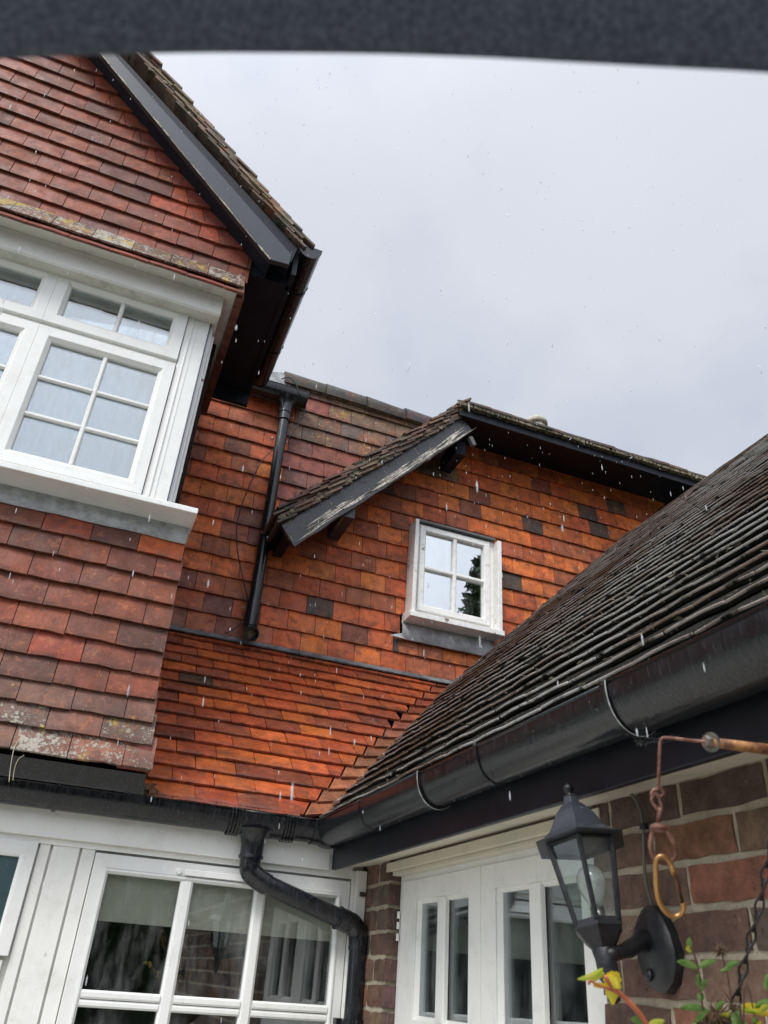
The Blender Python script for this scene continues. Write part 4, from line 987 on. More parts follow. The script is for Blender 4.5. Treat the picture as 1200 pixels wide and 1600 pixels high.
# valley debris
ms = MB()
for i in range(900):
    x = rs.uniform(.97, 1.97); y = x + 2.20 + rs.gauss(0, .016); z = x + 1.195 + rs.uniform(-.01, .02); s_ = rs.uniform(.004, .013)
    q = [Vector((x, y, z)) + Vector((rs.uniform(-1, 1), rs.uniform(-1, 1), rs.uniform(-1, 1))) * s_ for _ in range(4)]; ms.add(q, [(0, 1, 2), (0, 2, 3), (0, 3, 1), (1, 3, 2)])
part('valley_moss', ms, M_moss, rf)['kind'] = 'stuff'

# ================================================================ GUTTERS AND PIPES
def gutter(parent, A, B, r=.056, dep=.075, th=.003, name='channel', mat=M_pipe, seg=24, caps=(0, 0), flip=False):
    """half-round channel from A to B; A,B are the centre of the open top"""
    A = Vector(A); B = Vector(B); d_ = (B - A).normalized(); sx = d_.cross(Vector((0, 0, 1))).normalized(); n = 18; V = []; F = []; st = max(2, int((B-A).length / .12))
    for k_ in range(st + 1):
        C = A.lerp(B, k_ / st)
        for rr2, dd2 in ((r, dep), (r - th, dep - th)):
            for j in range(n + 1):
                a = math.pi * j / n; V.append(C + sx * math.cos(a) * rr2 - Vector((0, 0, math.sin(a) ** .85 * dd2)))
    m = 2 * (n + 1)
    for k_ in range(st):
        for j in range(n):
            a = k_*m + j; F.append((a, a+1, a+1+m, a+m)); b2 = a + n + 1; F.append((b2+1, b2, b2+m, b2+m+1))
        F += [(k_*m, k_*m + m, k_*m + m + n + 1, k_*m + n + 1), (k_*m + n, k_*m + 2*n + 1, k_*m + m + 2*n + 1, k_*m + m + n)]
    b = MB(); b.add(V, F); o = part(name, b, mat, parent, smooth=True, auto=60)
    lip = MB()
    for s_ in (-1, 1): lip.tube([A + sx*s_*(r - .001), B + sx*s_*(r - .001)], .0045, 8)
    part('rolled_lip', lip, mat, o, smooth=True)
    for i, c in enumerate(caps):
        if c:
            C = (A, B)[i]; P_ = [C + sx*math.cos(math.pi*j/n)*(r+.004) - Vector((0,0,math.sin(math.pi*j/n)**.85*(dep+.004))) for j in range(n+1)]
            q = d_ * (.006 if i else -.006); part('end_cap', MB().prism([p - q*.3 for p in P_], [p + q for p in P_]), mat, parent)
    return o
def collar(parent, C, d_, r=.060, dep=.080, wd=.05, name='gutter_union', mat=M_pipe, th=.004):
    C = Vector(C); d_ = Vector(d_).normalized(); return gutter(parent, C - d_*wd/2, C + d_*wd/2, r + th, dep + th, .006, name, mat)
# right gutter
gR = thing('rain_gutter', 'long wet black gutter under the dark mossy roof, nearest the viewer', 'gutter', (.955, 1.5, 2.1))
uy = [pt(948, 1075, X=.90).y, pt(655, 1210, X=.90).y]; print('unions', uy)
gutter(gR, (.955, -1.0, 2.122), (.955, uy[0], 2.122), .061, .090); gutter(gR, (.955, uy[0], 2.120), (.955, uy[1], 2.120), .0575, .084); gutter(gR, (.955, uy[1], 2.122), (.955, 3.02, 2.122), .059, .086)
M_web = simple('pale_cobweb_edge', (.30, .32, .31), .7, .3, .4, 60)
for y in uy:
    collar(gR, (.955, y, 2.1225), (0, 1, 0), .0605, .089, .022)
    b = MB(); b.tube([Vector((.955 - math.cos(a)*.0665, y - .011, 2.124 - math.sin(a)**.85*.0955)) for a in [math.pi*j/20 for j in range(15)]], .0013, 5); part('worn_edge', b, M_web, gR)
for y in (1.75, 2.6): collar(gR, (.955, y, 2.1215), (0, 1, 0), .0585, .0855, .012, 'gutter_bracket')
rs = random.Random(13); bd = MB()
for i in range(420):
    y = rs.uniform(.6, 3.0); a = rs.uniform(.12, 2.0); q = Vector((.955 - math.cos(a)*.0605, y, 2.121 - math.sin(a)**.85*.0895)); r_ = rs.uniform(.0005, .0012)
    bd.lathe(q, Vector((-math.cos(a), 0, -math.sin(a))), [(-.0003, r_), (r_*.5, r_*.8), (r_*.8, r_*.2)], 6)
for i in range(22):
    y = rs.uniform(.6, 3.0); x_ = rs.gauss(.955, .008); bd.lathe((x_, y, 2.035), (0, 0, -1), [(-.004, .0013), (0, .0016), (.003, .0012), (.0045, .0003)], 6)
t = NT('water_bead'); M_bead = t.set(Base_Color=(.9, .92, .95), Roughness=.02, Transmission_Weight=1., IOR=1.33)
part('water_beads', bd, M_bead, gR, smooth=True)['kind'] = 'stuff'
# left gutter
gL = thing('rain_gutter', 'black gutter streaked with wet, running along the top of the white ground floor wall', 'gutter', (.2, 3.1, 2.1))
YGc = 3.107; ox = pt(395, 1318, Y=YGc).x
gutter(gL, (-2.3, YGc, 2.122), (ox - .08, YGc, 2.122)); gutter(gL, (ox - .08, YGc, 2.121), (ox + .10, YGc, 2.121), .058, .078, name='outlet_section'); gutter(gL, (ox + .10, YGc, 2.122), (.900, YGc, 2.122))
for x in (ox - .085, ox + .125):
    for k_ in (-.018, -.006, .006, .018): collar(gL, (x + k_, YGc, 2.1225), (1, 0, 0), .0595, .081, .007, 'gutter_union' )
collar(gL, (-.05, YGc, 2.1222), (1, 0, 0), .0570, .077, .014, 'gutter_bracket')
# corner piece joining both gutters
cp = gutter(gL, (.885, YGc, 2.1235), (1.012, YGc, 2.1235), .0600, .081, name='corner_section'); gutter(gL, (.955, 2.985, 2.1238), (.955, 3.165, 2.1238), .0605, .082, name='corner_section')
part('corner_seal', MB().lathe((.955, 3.107, 2.035), (0, 0, 1), [(0, .02), (.01, .045), (.03, .058), (.085, .0615)], 20), M_pipe, gL, smooth=True)
# lower downpipe
dpl = thing('downpipe', 'black downpipe with a long slanting swan-neck across the gridded window', 'downpipe', (1.05, 3.09, 0))
pa = Vector((ox, YGc, 2.05)); pb = Vector((ox, YGc, pt(393, 1375, Y=YGc).z)); 
pc1 = pt(400, 1378, Y=YGc - .004); pd_ = pt(545, 1448, Y=YGc - .01); pe = pt(561, 1480, Y=YGc - .01); xe = pe.x
part('outlet', MB().lathe((ox, YGc, 2.065), (0, 0, -1), [(0, .075), (.012, .060), (.03, .048), (.05, .043), (.085, .042), (.087, .046), (.097, .046), (.099, .039), (.12, .038)], 24), M_pipe2, dpl, smooth=True, auto=35)
z2 = 2.065 - .10; path = spline([(ox, YGc, z2), (ox, YGc, z2 - .015), (ox + .006, YGc, z2 - .040), (ox + .04, YGc, z2 - .062), (ox + .075, YGc, z2 - .078)], 6); 
part('upper_bend', MB().tube(path, .0375, 20), M_pipe2, dpl, smooth=True, auto=50)
A_ = path[-1]; B_ = Vector((xe - .05, YGc, pt(540, 1440, Y=YGc).z)); 
part('slanting_pipe', MB().tube([A_ - (B_-A_).normalized()*.006, B_], .0335, 20), M_pipe2, dpl, smooth=True, auto=50)
dn = (B_ - A_).normalized(); part('socket', MB().tube([B_ - dn*.035, B_ - dn*.033, B_ + dn*.0, B_ + dn*.002], [.0335, .039, .039, .0375], 20), M_pipe2, dpl, smooth=True, auto=35)
part('collar', MB().tube([B_ - dn*.042, B_ - dn*.036], .0415, 20), M_pipe2, dpl, smooth=True, auto=35)
part('lower_bend', MB().tube(spline([B_, B_ + dn*.022, Vector((xe - .006, YGc, B_.z - .032)), Vector((xe, YGc, B_.z - .062)), Vector((xe, YGc, B_.z - .09))], 6), .037, 20), M_pipe2, dpl, smooth=True, auto=50)
zc = pt(553, 1596, Y=YGc).z
part('pipe', MB().tube([(xe, YGc, B_.z - .085), (xe, YGc, .05)], .0335, 20), M_pipe2, dpl, smooth=True, auto=50)
part('pipe_clip', MB().lathe((xe, YGc, zc + .006), (0, 0, -1), [(0, .035), (.001, .043), (.02, .043), (.021, .035)], 24).box(xe - .055, xe + .055, YGc + .02, YL - .002, zc - .014, zc + .006), M_pipe2, dpl, smooth=True, auto=30)
part('pipe_lug', MB().box(xe - .006, xe + .006, YGc - .040, YGc - .030, B_.z - .075, B_.z - .062), M_pipe2, dpl, bevel=.002)
# gable gutter
gG = thing('rain_gutter', 'black gutter along the left gable eave, its end cap against the sky', 'gutter', (.46, 3.2, 4.75))
p_r = pt(503, 392, Y=2.74); gx = p_r.x - .058; gz = p_r.z
gutter(gG, (gx, 2.745, gz), (gx, 3.02, gz), .057, .076, caps=(1, 0)); gutter(gG, (gx, 3.02, gz), (gx, 3.52, gz), .0575, .077); gutter(gG, (gx, 3.52, gz), (gx, 3.84, gz), .057, .076, caps=(0, 1))
for y in (3.02, 3.52): collar(gG, (gx, y, gz), (0, 1, 0), .058, .077, .02)
part('eave_filler', MB().box(.411, gx - .05, 2.9, 3.8, gz - .05, gz - .01), M_soffit, gG)
# short gutter on the rear wall, hopper and upper downpipe
gU = thing('rain_gutter', 'short black gutter on the orange wall feeding the upper downpipe', 'gutter', (.6, 4.1, 4.85))
YU = 4.105; ou = pt(455, 632, Y=YU); xo = ou.x; zu = pt(455, 600, Y=YU).z + .0
q1 = pt(474, 630, Y=YU); print('upper gutter', ou, q1)
zl = q1.z + .055; xa = pt(385, 600, Y=YU).x
gutter(gU, (xa, YU, zl), (q1.x + .01, YU, zl), .060, .085, caps=(1, 1), mat=M_pipe)
for x in (xo - .13, xo - .10, xo - .07): collar(gU, (x, YU, zl + .001), (1, 0, 0), .060, .085, .008)
dpu = thing('downpipe', 'straight black downpipe on the orange tile-hung wall ending in an open shoe', 'downpipe', (.72, 4.1, 3.2))
px_ = pt(437, 700, Y=YU + .0).x; px_ = .716 * YU / YA
xo = pt(442, 665, Y=YU).x; xb = pt(390, 985, Y=YU).x; print('pipe x', xo, xb)
z_t = zl - .07; z_b = pt(389, 984, Y=YU).z
part('outlet', MB().lathe((xo, YU, z_t), (0, 0, -1), [(0, .075), (.02, .058), (.045, .046), (.06, .043), (.10, .042), (.102, .046), (.115, .046), (.116, .041), (.16, .041), (.161, .043), (.172, .043), (.173, .035)], 22), M_pipe2, dpu, smooth=True, auto=35)
part('pipe', MB().tube([(xo, YU, z_t - .15), (xb, YU, z_b + .10)], .034, 20), M_pipe2, dpu, smooth=True, auto=50)
part('socket', MB().tube([(xb, YU, z_b + .17), (xb, YU, z_b + .168), (xb, YU, z_b + .05), (xb, YU, z_b + .02)], [.034, .041, .041, .0395], 20), M_pipe2, dpu, smooth=True, auto=35)
sh = spline([(xb, YU, z_b + .05), (xb, YU, z_b + .01), (xb, YU - .020, z_b - .022), (xb + .004, YU - .06, z_b - .045)], 5)
part('shoe', MB().tube(sh, .038, 20, cap=False), M_pipe2, dpu, smooth=True)
e = sh[-1]; ed = (sh[-1] - sh[-2]).normalized()
part('shoe_rim', MB().lathe(e - ed*.012, ed, [(0, .038), (.001, .0425), (.013, .0425), (.014, .033), (-.0, .032)], 22, cap=False), M_pipe2, dpu, smooth=True, auto=35)
part('shoe_debris', MB().lathe(e - ed*.03, ed, [(0, .034), (.006, .020), (.009, .001)], 12), M_mossm, dpu)
for z in (pt(438, 682, Y=YU).z, pt(395, 948, Y=YU).z):
    for s_ in (-1, 1): part('pipe_screw', MB().lathe((xb + s_*.047 + (xo - xb)*(z > 4), YU + .045, z), (0, -1, 0), [(0, .009), (.006, .009), (.009, .004)], 10), M_steel, dpu, smooth=True)
# thin cables on the rear wall
P_ = [pt(*q, Y=YU + .03) for q in ((478, 636), (468, 660), (450, 685), (428, 702), (408, 722), (385, 770), (371, 815), (371, 860), (380, 905), (387, 945), (375, 975), (352, 990))]
o = part('cable', MB().tube(spline(P_, 5), .0035, 6), M_lant, None, smooth=True); tag(o, 'thin black cable looping down the orange tiles beside the upper downpipe', 'cable')
P_ = [pt(*q, Y=YU - .06) for q in ((440, 592), (452, 590), (462, 600), (469, 618))]
o = part('cable', MB().tube(spline(P_, 5), .004, 6), M_lant, None, smooth=True); tag(o, 'short black cable arching over the hopper at the ridge end', 'cable')

# ================================================================ LANTERN
cc = pt(931, 1400, X=1.0)
lan = thing('wall_lantern', 'black six-sided coach lantern with clear bulb, tilted on its bracket beside the doors', 'lantern', (1.0, cc.y, 1.6))
Lx = .955
top = pt(888, 1232, X=Lx); bot = pt(949, 1512, X=Lx + .012); ax = (top - bot); H = ax.length; ax.normalize(); print('lantern H', H, top, bot)
prof = lambda pts: [(H * (1 - (y - 1232) / 280.), r) for y, r in pts]
K = .3 / 318 * 1.0
mpp = ((top + bot) / 2 - CAM).dot(fwd) / FPX      # metres per photo pixel at the lantern
def ly(y): return H * (1 - (y - 1232) / 280.)
r_top = 57 * mpp; r_bot = 36 * mpp
u6 = right - ax * right.dot(ax); u6.normalize(); v6 = ax.cross(u6)
def hexp(y, r, a0=15, n=6): return [bot + ax*ly(y) + (u6*math.cos(math.radians(a0 + 360*k_/n)) + v6*math.sin(math.radians(a0 + 360*k_/n))) * r for k_ in range(n)]
def hexlathe(prs, n=6, a0=15):
    b = MB(); V = []; 
    for y, r in prs: V += hexp(y, r, a0, n)
    F = [(i*n+k_, i*n+(k_+1) % n, (i+1)*n+(k_+1) % n, (i+1)*n+k_) for i in range(len(prs)-1) for k_ in range(n)] + [tuple(range(n))[::-1], tuple((len(prs)-1)*n+k_ for k_ in range(n))]
    b.add(V, F); return b
part('finial', MB().lathe(bot, ax, [(ly(1248), 8*mpp), (ly(1243), 5*mpp), (ly(1240), 5*mpp), (ly(1237), 8*mpp), (ly(1231), 9*mpp), (ly(1226), 7*mpp), (ly(1222), 1*mpp)], 16), M_lant, lan, smooth=True)
part('roof_cap', hexlathe([(1326, 60*mpp), (1322, 64*mpp), (1312, 52*mpp), (1300, 44*mpp), (1288, 38*mpp), (1276, 30*mpp), (1266, 21*mpp), (1261, 15*mpp), (1250, 12.5*mpp), (1248, 13.5*mpp), (1245, 8*mpp)]), M_lantd, lan, bevel=.001)
part('roof_flange', hexlathe([(1330, 76*mpp), (1328, 78*mpp), (1322, 64.5*mpp)]), M_lantd, lan)
T6 = hexp(1330, r_top); B6 = hexp(1452, r_bot)
for k_ in range(6):
    part('cage_bar', MB().tube([T6[k_], B6[k_]], 4.2*mpp, 6), M_lant, lan)
    a, b2, c2, d2 = T6[k_], T6[(k_+1) % 6], B6[(k_+1) % 6], B6[k_]; inn = lambda p, y: p + (bot + ax*ly(y) - p) * .05
    q = [inn(a, 1330), inn(b2, 1330), inn(c2, 1452), inn(d2, 1452)]; cen = bot + ax*ly(1390); q2 = [p + (cen - p).normalized()*.0015 for p in q]
    part('pane', MB().prism(q, q2), M_glassl, lan)
b = MB(); b.tube(hexp(1332, r_top), 3.2*mpp, 6, closed=True); part('top_rail', b, M_lant, lan)
part('base_bowl', hexlathe([(1448, 37*mpp), (1460, 39*mpp), (1466, 34*mpp), (1476, 27*mpp), (1484, 20*mpp), (1490, 16*mpp)]), M_lant, lan, bevel=.001)
part('socket_post', MB().lathe(bot, ax, [(ly(1560), 1*mpp), (ly(1556), 9*mpp), (ly(1530), 12*mpp), (ly(1526), 15*mpp), (ly(1500), 15*mpp), (ly(1488), 17*mpp), (ly(1484), 15*mpp)], 20), M_lant, lan, smooth=True)
t = NT('clear_bulb_glass'); M_bulb = t.set(Base_Color=(.95, .95, .93), Roughness=.02, Transmission_Weight=1., IOR=1.3)
t = NT('pale_bulb'); t.t.nodes.remove(t.b); tr = t.n('ShaderNodeBsdfTransparent'); gl2 = t.n('ShaderNodeBsdfGlossy'); gl2.inputs['Roughness'].default_value = .05; df = t.n('ShaderNodeBsdfDiffuse'); df.inputs[0].default_value = (.8, .8, .74, 1)
lw2 = t.n('ShaderNodeLayerWeight'); lw2.inputs[0].default_value = .45; m1 = t.n('ShaderNodeMixShader'); t.L(t.rng(lw2.outputs['Facing'], .2, 1, .15, .9), m1.inputs[0]); t.L(tr.outputs[0], m1.inputs[1]); t.L(gl2.outputs[0], m1.inputs[2])
m2 = t.n('ShaderNodeMixShader'); m2.inputs[0].default_value = .38; t.L(m1.outputs[0], m2.inputs[1]); t.L(df.outputs[0], m2.inputs[2]); t.L(m2.outputs[0], t.out.inputs[0]); M_bulb = t.m
bc = ly(1385)
part('bulb', MB().lathe(bot + u6*4*mpp, ax, [(ly(1428), 10*mpp), (ly(1418), 13*mpp), (ly(1405), 19*mpp), (ly(1392), 22.5*mpp), (ly(1380), 22*mpp), (ly(1370), 17*mpp), (ly(1364), 9*mpp), (ly(1361), 1*mpp)], 24), M_bulb, lan, smooth=True)
part('filament', MB().tube([bot + u6*4*mpp + ax*ly(y) + u6*dx*mpp for y, dx in ((1424, 0), (1400, -2), (1388, -5), (1386, 5), (1400, 2), (1424, 1))], .0006, 4).lathe(bot + u6*4*mpp, ax, [(ly(1424), 5*mpp), (ly(1400), 1.5*mpp)], 8), simple('bulb_stem', (.6, .6, .55), .3), lan)
part('bulb_base', MB().lathe(bot + u6*4*mpp, ax, [(ly(1450), 11*mpp), (ly(1428), 11*mpp)], 16), M_steel, lan, smooth=True)
# arm and back plate
jn = bot + ax * ly(1492)
pl = pt(1028, 1483, X=XR); a0 = pt(958, 1490, X=Lx + .02); a1 = pt(980, 1484, X=1.03); a2 = pt(1003, 1470, X=1.10)
part('arm', MB().tube(spline([jn, a0, a1, a2, Vector((XR - .012, pl.y + .01, a2.z))], 5), [.0115]*5 + [.0125]*5 + [.015]*5 + [.021]*5 + [.03], 14), M_lant, lan, smooth=True)
plate = []
for y, z in ((1002, 1422), (1012, 1414), (1022, 1416), (1034, 1432), (1046, 1458), (1054, 1485), (1056, 1508), (1052, 1535), (1040, 1552), (1026, 1550), (1010, 1536), (1000, 1505), (994, 1470), (994, 1440)):
    q = pt(y, z, X=XR - .02); plate.append(q)
cpl = sum(plate, Vector()) / len(plate)
V = [q.copy() for q in plate]; V2 = [cpl + (q - cpl)*1.02 + Vector((.019, 0, 0)) for q in plate]; V3 = [cpl + (q - cpl) * .80 - Vector((.012, 0, 0)) for q in plate]
b = MB(); b.prism(V2, V); b.prism(V, V3); part('back_plate', b, M_lant, lan, smooth=True, auto=50)
part('plate_screw', MB().lathe(pt(1014, 1524, X=XR - .034), (-1, 0, 0), [(0, .011), (.004, .010), (.008, .004)], 12), M_lant, lan, smooth=True)
P_ = [pt(*q, X=XR - .008) for q in ((940, 1233), (965, 1232), (985, 1240), (998, 1258), (1004, 1285), (1006, 1330), (1008, 1370), (1013, 1395), (1020, 1420))]
o = part('cable', MB().tube(spline(P_, 6), .0032, 8), simple('grey_flex', (.14, .14, .12), .5), None, smooth=True); tag(o, 'grey flex curving down the brick wall to the lantern back plate', 'cable')
ck = pt(1005, 1291, X=XR - .010); o = part('cable_clip', MB().box(ck.x - .004, ck.x + .008, ck.y - .009, ck.y + .009, ck.z - .006, ck.z + .006), M_lant, None, bevel=.002); tag(o, 'small dark clip holding the grey flex to the mortar', 'clip')

def cobweb(parent, pts_a, pts_b, n, seed, r=.00014, sag=.012, label=None):
    rr = random.Random(seed); b = MB()
    for _ in range(n):
        p, q = rr.choice(pts_a) + Vector([rr.gauss(0, .006) for _ in range(3)]), rr.choice(pts_b) + Vector([rr.gauss(0, .004) for _ in range(3)])
        b.tube([p.lerp(q, t_) - Vector((0, 0, sag * rr.uniform(.2, 1) * 4 * t_ * (1 - t_))) for t_ in (0, .25, .5, .75, 1)], r * rr.uniform(.6, 1.4), 3, cap=False)
    o = part('cobweb', b, M_webs, parent); o['kind'] = 'stuff'; return o
M_webs = simple('cobweb_silk', (.6, .62, .62), .8)
ra = [Vector((.955 - math.cos(a)*.066, uy[0], 2.124 - math.sin(a)**.85*.095)) for a in [math.pi*j/14 for j in range(6, 13)]]
cobweb(gR, ra, [Vector((.993, uy[0] + k_, 2.03)) for k_ in (-.07, -.03, .04)], 16, 3, r=.00010)
cobweb(lan, [pt(1000, 1430, X=1.10), pt(990, 1450, X=1.08)], [bot + ax*ly(1455) + u6*30*mpp, bot + ax*ly(1475) + u6*20*mpp], 10, 6, r=.00010)

# ================================================================ HOOK, CARABINER, CHAIN (hanging basket bracket)
D0 = 1.0
hk = thing('basket_bracket', 'rusty rod with washer and bent wire hook reaching in from the right edge', 'bracket', tuple(pt(1300, 1180, D=D0)))
Rr = [pt(1112, 1160, D=D0), pt(1200, 1171, D=D0 + .02), pt(1330, 1190, D=D0 + .06), pt(1420, 1205, D=D0 + .10)]
part('rod', MB().tube(Rr, [.0062, .0072, .0085, .009], 14), M_rod, hk, smooth=True)
endp = Rr[-1]; part('wall_plate', MB().box(XR - .006, XR, endp.y - .05, endp.y + .05, endp.z - .10, endp.z + .05), M_rust, hk, bevel=.002)
part('rod_tail', MB().tube([endp, Vector((XR - .003, endp.y, endp.z))], .009, 12), M_rod, hk, smooth=True)
wd = (Rr[1] - Rr[0]).normalized()
part('washer', MB().lathe(Rr[0] - wd*.002, wd + fwd*.5, [(0, .0125), (.0025, .0125), (.0026, .004), (0, .004)], 22, cap=False), M_steel, hk, smooth=True, auto=30)
part('nut', MB().lathe(Rr[0] - wd*.010, wd, [(0, .0075), (.008, .0085)], 6), M_steel, hk)
wp = [pt(*q, D=D0) for q in ((1104, 1159), (1080, 1157), (1055, 1154), (1038, 1153), (1033, 1156), (1031, 1165), (1030, 1190), (1029, 1215), (1028, 1232), (1022, 1234), (1018, 1240), (1019, 1245))]
wp2 = [pt(*q, D=D0) for q in ((1028, 1230), (1034, 1234), (1036, 1240), (1032, 1244), (1026, 1243))]
part('wire_hook', MB().tube(spline(wp, 4), .0022, 8).tube(spline(wp2, 4), .0022, 8), M_rust, hk, smooth=True)
sv = thing('swivel_hook', 'rusty swivel link hanging between the wire hook and the orange carabiner', 'hook', tuple(pt(1030, 1300, D=D0)))
D1 = D0
lk_ = [pt(*q, D=D1) for q in ((1022, 1240), (1018, 1250), (1024, 1260), (1031, 1268), (1033, 1262), (1031, 1250), (1027, 1241))]
part('twisted_link', MB().tube(spline(lk_, 4, True), .0022, 8, closed=True), M_rust, sv, smooth=True)
part('shank', MB().tube([pt(1031, 1262, D=D1), pt(1029, 1284, D=D1)], .0028, 8), M_rust, sv, smooth=True)
part('swivel_disc', MB().lathe(pt(1031, 1290, D=D1), (0, 0, -1), [(-.002, .006), (0, .0125), (.004, .0125), (.007, .007)], 20), M_rust, sv, smooth=True, auto=40)
lp = [pt(*q, D=D1) for q in ((1022, 1292), (1018, 1306), (1016, 1322), (1020, 1336), (1030, 1346), (1043, 1349), (1053, 1341), (1055, 1328), (1050, 1312), (1044, 1300), (1041, 1292))]
part('loop', MB().tube(spline(lp, 4), .0030, 10), M_rust, sv, smooth=True)
ca = thing('carabiner', 'orange snap carabiner with a drop of water at its bottom, hanging from the rusty swivel', 'carabiner', tuple(pt(1045, 1385, D=D0 - .01)))
D2 = D0 - .006
cp_ = [pt(*q, D=D2) for q in ((1050, 1358), (1048, 1350), (1041, 1341), (1032, 1338), (1025, 1345), (1025, 1365), (1026, 1388), (1030, 1408), (1040, 1424), (1052, 1432), (1063, 1429), (1068, 1418), (1066, 1410))]
part('body', MB().tube(spline(cp_, 5), .0034, 12), M_gold, ca, smooth=True)
part('gate', MB().tube([pt(1052, 1360, D=D2), pt(1066, 1411, D=D2)], .0030, 10), simple('brown_gate_metal', (.14, .06, .035), .3, .5, .2, 50, 0, .7), ca, smooth=True)
part('gate_pin', MB().tube([pt(1048, 1352, D=D2), pt(1054, 1366, D=D2)], .0036, 10), M_gold, ca, smooth=True)
t = NT('water_drop'); M_drop = t.set(Base_Color=(1., 1., 1.), Roughness=.0, Transmission_Weight=1., IOR=1.33)
o = blob(pt(1052, 1437, D=D2), .0024, M_drop, 'water_drop', None, 1, (1, 1, 1.3), 0); tag(o, 'drop of water under the orange carabiner', 'drop')
# chain
ch = thing('chain', 'dark twisted chain slanting down the right edge in front of the brick wall', 'chain', tuple(pt(1170, 1450, D=D0)))
cpt = spline([pt(*q, D=D0 + .03) for q in ((1212, 1300), (1198, 1352), (1186, 1420), (1172, 1470), (1158, 1528), (1147, 1582), (1140, 1640), (1135, 1700))], 8)
Lc = [0]
for a, b_ in zip(cpt[:-1], cpt[1:]): Lc.append(Lc[-1] + (b_ - a).length)
def along(s_):
    for i in range(len(Lc) - 1):
        if Lc[i+1] >= s_: return cpt[i].lerp(cpt[i+1], (s_ - Lc[i]) / (Lc[i+1] - Lc[i]))
    return cpt[-1]
s_ = 0; i = 0
while s_ + .026 < Lc[-1]:
    a, b_ = along(s_), along(s_ + .027); dd = (b_ - a).normalized(); sx = dd.cross(fwd).normalized(); sx = Matrix.Rotation(math.radians(90 * (i % 2) + 25), 3, dd) @ sx; sn = dd.cross(sx)
    P_ = [(a + b_)/2 + dd*.0135*math.cos(t2) + sx*.0052*math.sin(t2)*(1 - .25*abs(math.cos(t2))) + sn*.002*math.sin(2*t2) for t2 in [2*math.pi*j/16 for j in range(16)]]
    part('chain_link', MB().tube(P_, .0017, 6, closed=True), M_chain, ch, smooth=True); s_ += .0215; i += 1

# ================================================================ PLANTS (growing in a hanging basket just below the picture)
bk = pt(1100, 1790, D=D0); hb = thing('hanging_basket', 'dark hanging basket below the chain holding the straggly plants', 'basket', (bk.x, bk.y, bk.z - .1))
part('bowl', MB().lathe((bk.x, bk.y, bk.z - .12), (0, 0, 1), [(0, .05), (.03, .10), (.08, .14), (.12, .155), (.118, .145), (.10, .14)], 24), simple('coir_liner', (.06, .045, .03), .95, .1, .4, 60, .004), hb, smooth=True)
part('soil', MB().lathe((bk.x, bk.y, bk.z - .02), (0, 0, 1), [(-.03, .12), (0, .138), (.004, .002)], 20), simple('dark_compost', (.02, .015, .01), .95), hb, smooth=True)
def leafmat(name, c, c2): 
    t = NT(name); cc = t.mix(t.rng(t.noise(90, 4), .35, .65), c, c2); t.b.inputs['Subsurface Weight'].default_value = .0
    tr = t.n('ShaderNodeBsdfTranslucent'); t.L(cc, tr.inputs[0]); m = t.n('ShaderNodeMixShader'); m.inputs[0].default_value = .4; t.set(Base_Color=cc, Roughness=.4); t.L(t.b.outputs[0], m.inputs[1]); t.L(tr.outputs[0], m.inputs[2]); t.L(m.outputs[0], t.out.inputs[0]); return t.m
M_yel = leafmat('yellow_leaf', (.85, .62, .02), (.75, .66, .08)); M_lg = leafmat('lime_leaf', (.50, .60, .06), (.62, .62, .10)); M_gr = leafmat('green_leaf', (.13, .27, .06), (.24, .38, .12)); M_stem = simple('brown_stem', (.12, .07, .045), .6); M_redst = simple('red_brown_stem', (.42, .12, .06), .5, .4, .25, 60)
M_dryl = simple('dry_seedhead', (.12, .08, .05), .9, .1, .4, 90)
def leaf(parent, a, b_, wd, mat, side_=None, curl=.25, name='leaf', serr=0, seed=0):
    r = random.Random(seed); a = Vector(a); b_ = Vector(b_); dd = b_ - a; L_ = dd.length; dd.normalize(); s_ = (side_ or dd.cross(fwd)).normalized(); nn_ = dd.cross(s_); n = 9; V = []; F = []
    for i in range(n + 1):
        t_ = i / n; w_ = wd * math.sin(math.pi * min(1, t_ * .93 + .05)) ** .7 * (1 - .25*t_); c = a + dd*L_*t_ + nn_ * curl * L_ * (t_*t_ - t_) * .8
        e = (1 + serr * (1 if i % 2 else -1) * r.uniform(.6, 1)); V += [c - s_*w_*e - nn_*w_*.35, c - s_*w_*.5*e - nn_*w_*.05, c + nn_*w_*.10, c + s_*w_*.5*e - nn_*w_*.05, c + s_*w_*e - nn_*w_*.35]
    for i in range(n):
        for k_ in range(4): F.append((i*5+k_, i*5+k_+1, i*5+k_+6, i*5+k_+5))
    b = MB(); b.add(V, F); return part(name, b, mat, parent, smooth=True)
D3 = D0 - .06
pl1 = thing('yellow_leaved_branch', 'red-brown shoot with yellow and lime autumn leaves below the lantern', 'plant', tuple(pt(1010, 1700, D=D3)))
st = [pt(*q, D=D3) for q in ((1060, 1760), (1035, 1680), (1018, 1620), (1005, 1592), (985, 1568), (968, 1552), (955, 1540), (945, 1525))]
part('stem', MB().tube(spline(st, 4), [.0024 + .00006*(28 - i) for i in range(29)], 8), M_redst, pl1, smooth=True)
part('twig', MB().tube(spline([pt(*q, D=D3) for q in ((968, 1552), (950, 1545), (932, 1538), (922, 1532), (920, 1538))], 3), .0014, 6), M_redst, pl1, smooth=True)
leaf(pl1, pt(960, 1518, D=D3), pt(958, 1570, D=D3), .0125, M_yel, serr=.16, seed=2, curl=.4)
leaf(pl1, pt(948, 1524, D=D3), pt(966, 1545, D=D3 - .005), .008, M_yel, serr=.14, seed=3)
leaf(pl1, pt(942, 1514, D=D3), pt(902, 1530, D=D3), .0048, M_lg, curl=-.9, seed=4)
leaf(pl1, pt(944, 1520, D=D3), pt(921, 1536, D=D3), .0055, M_lg, curl=.3, seed=5)
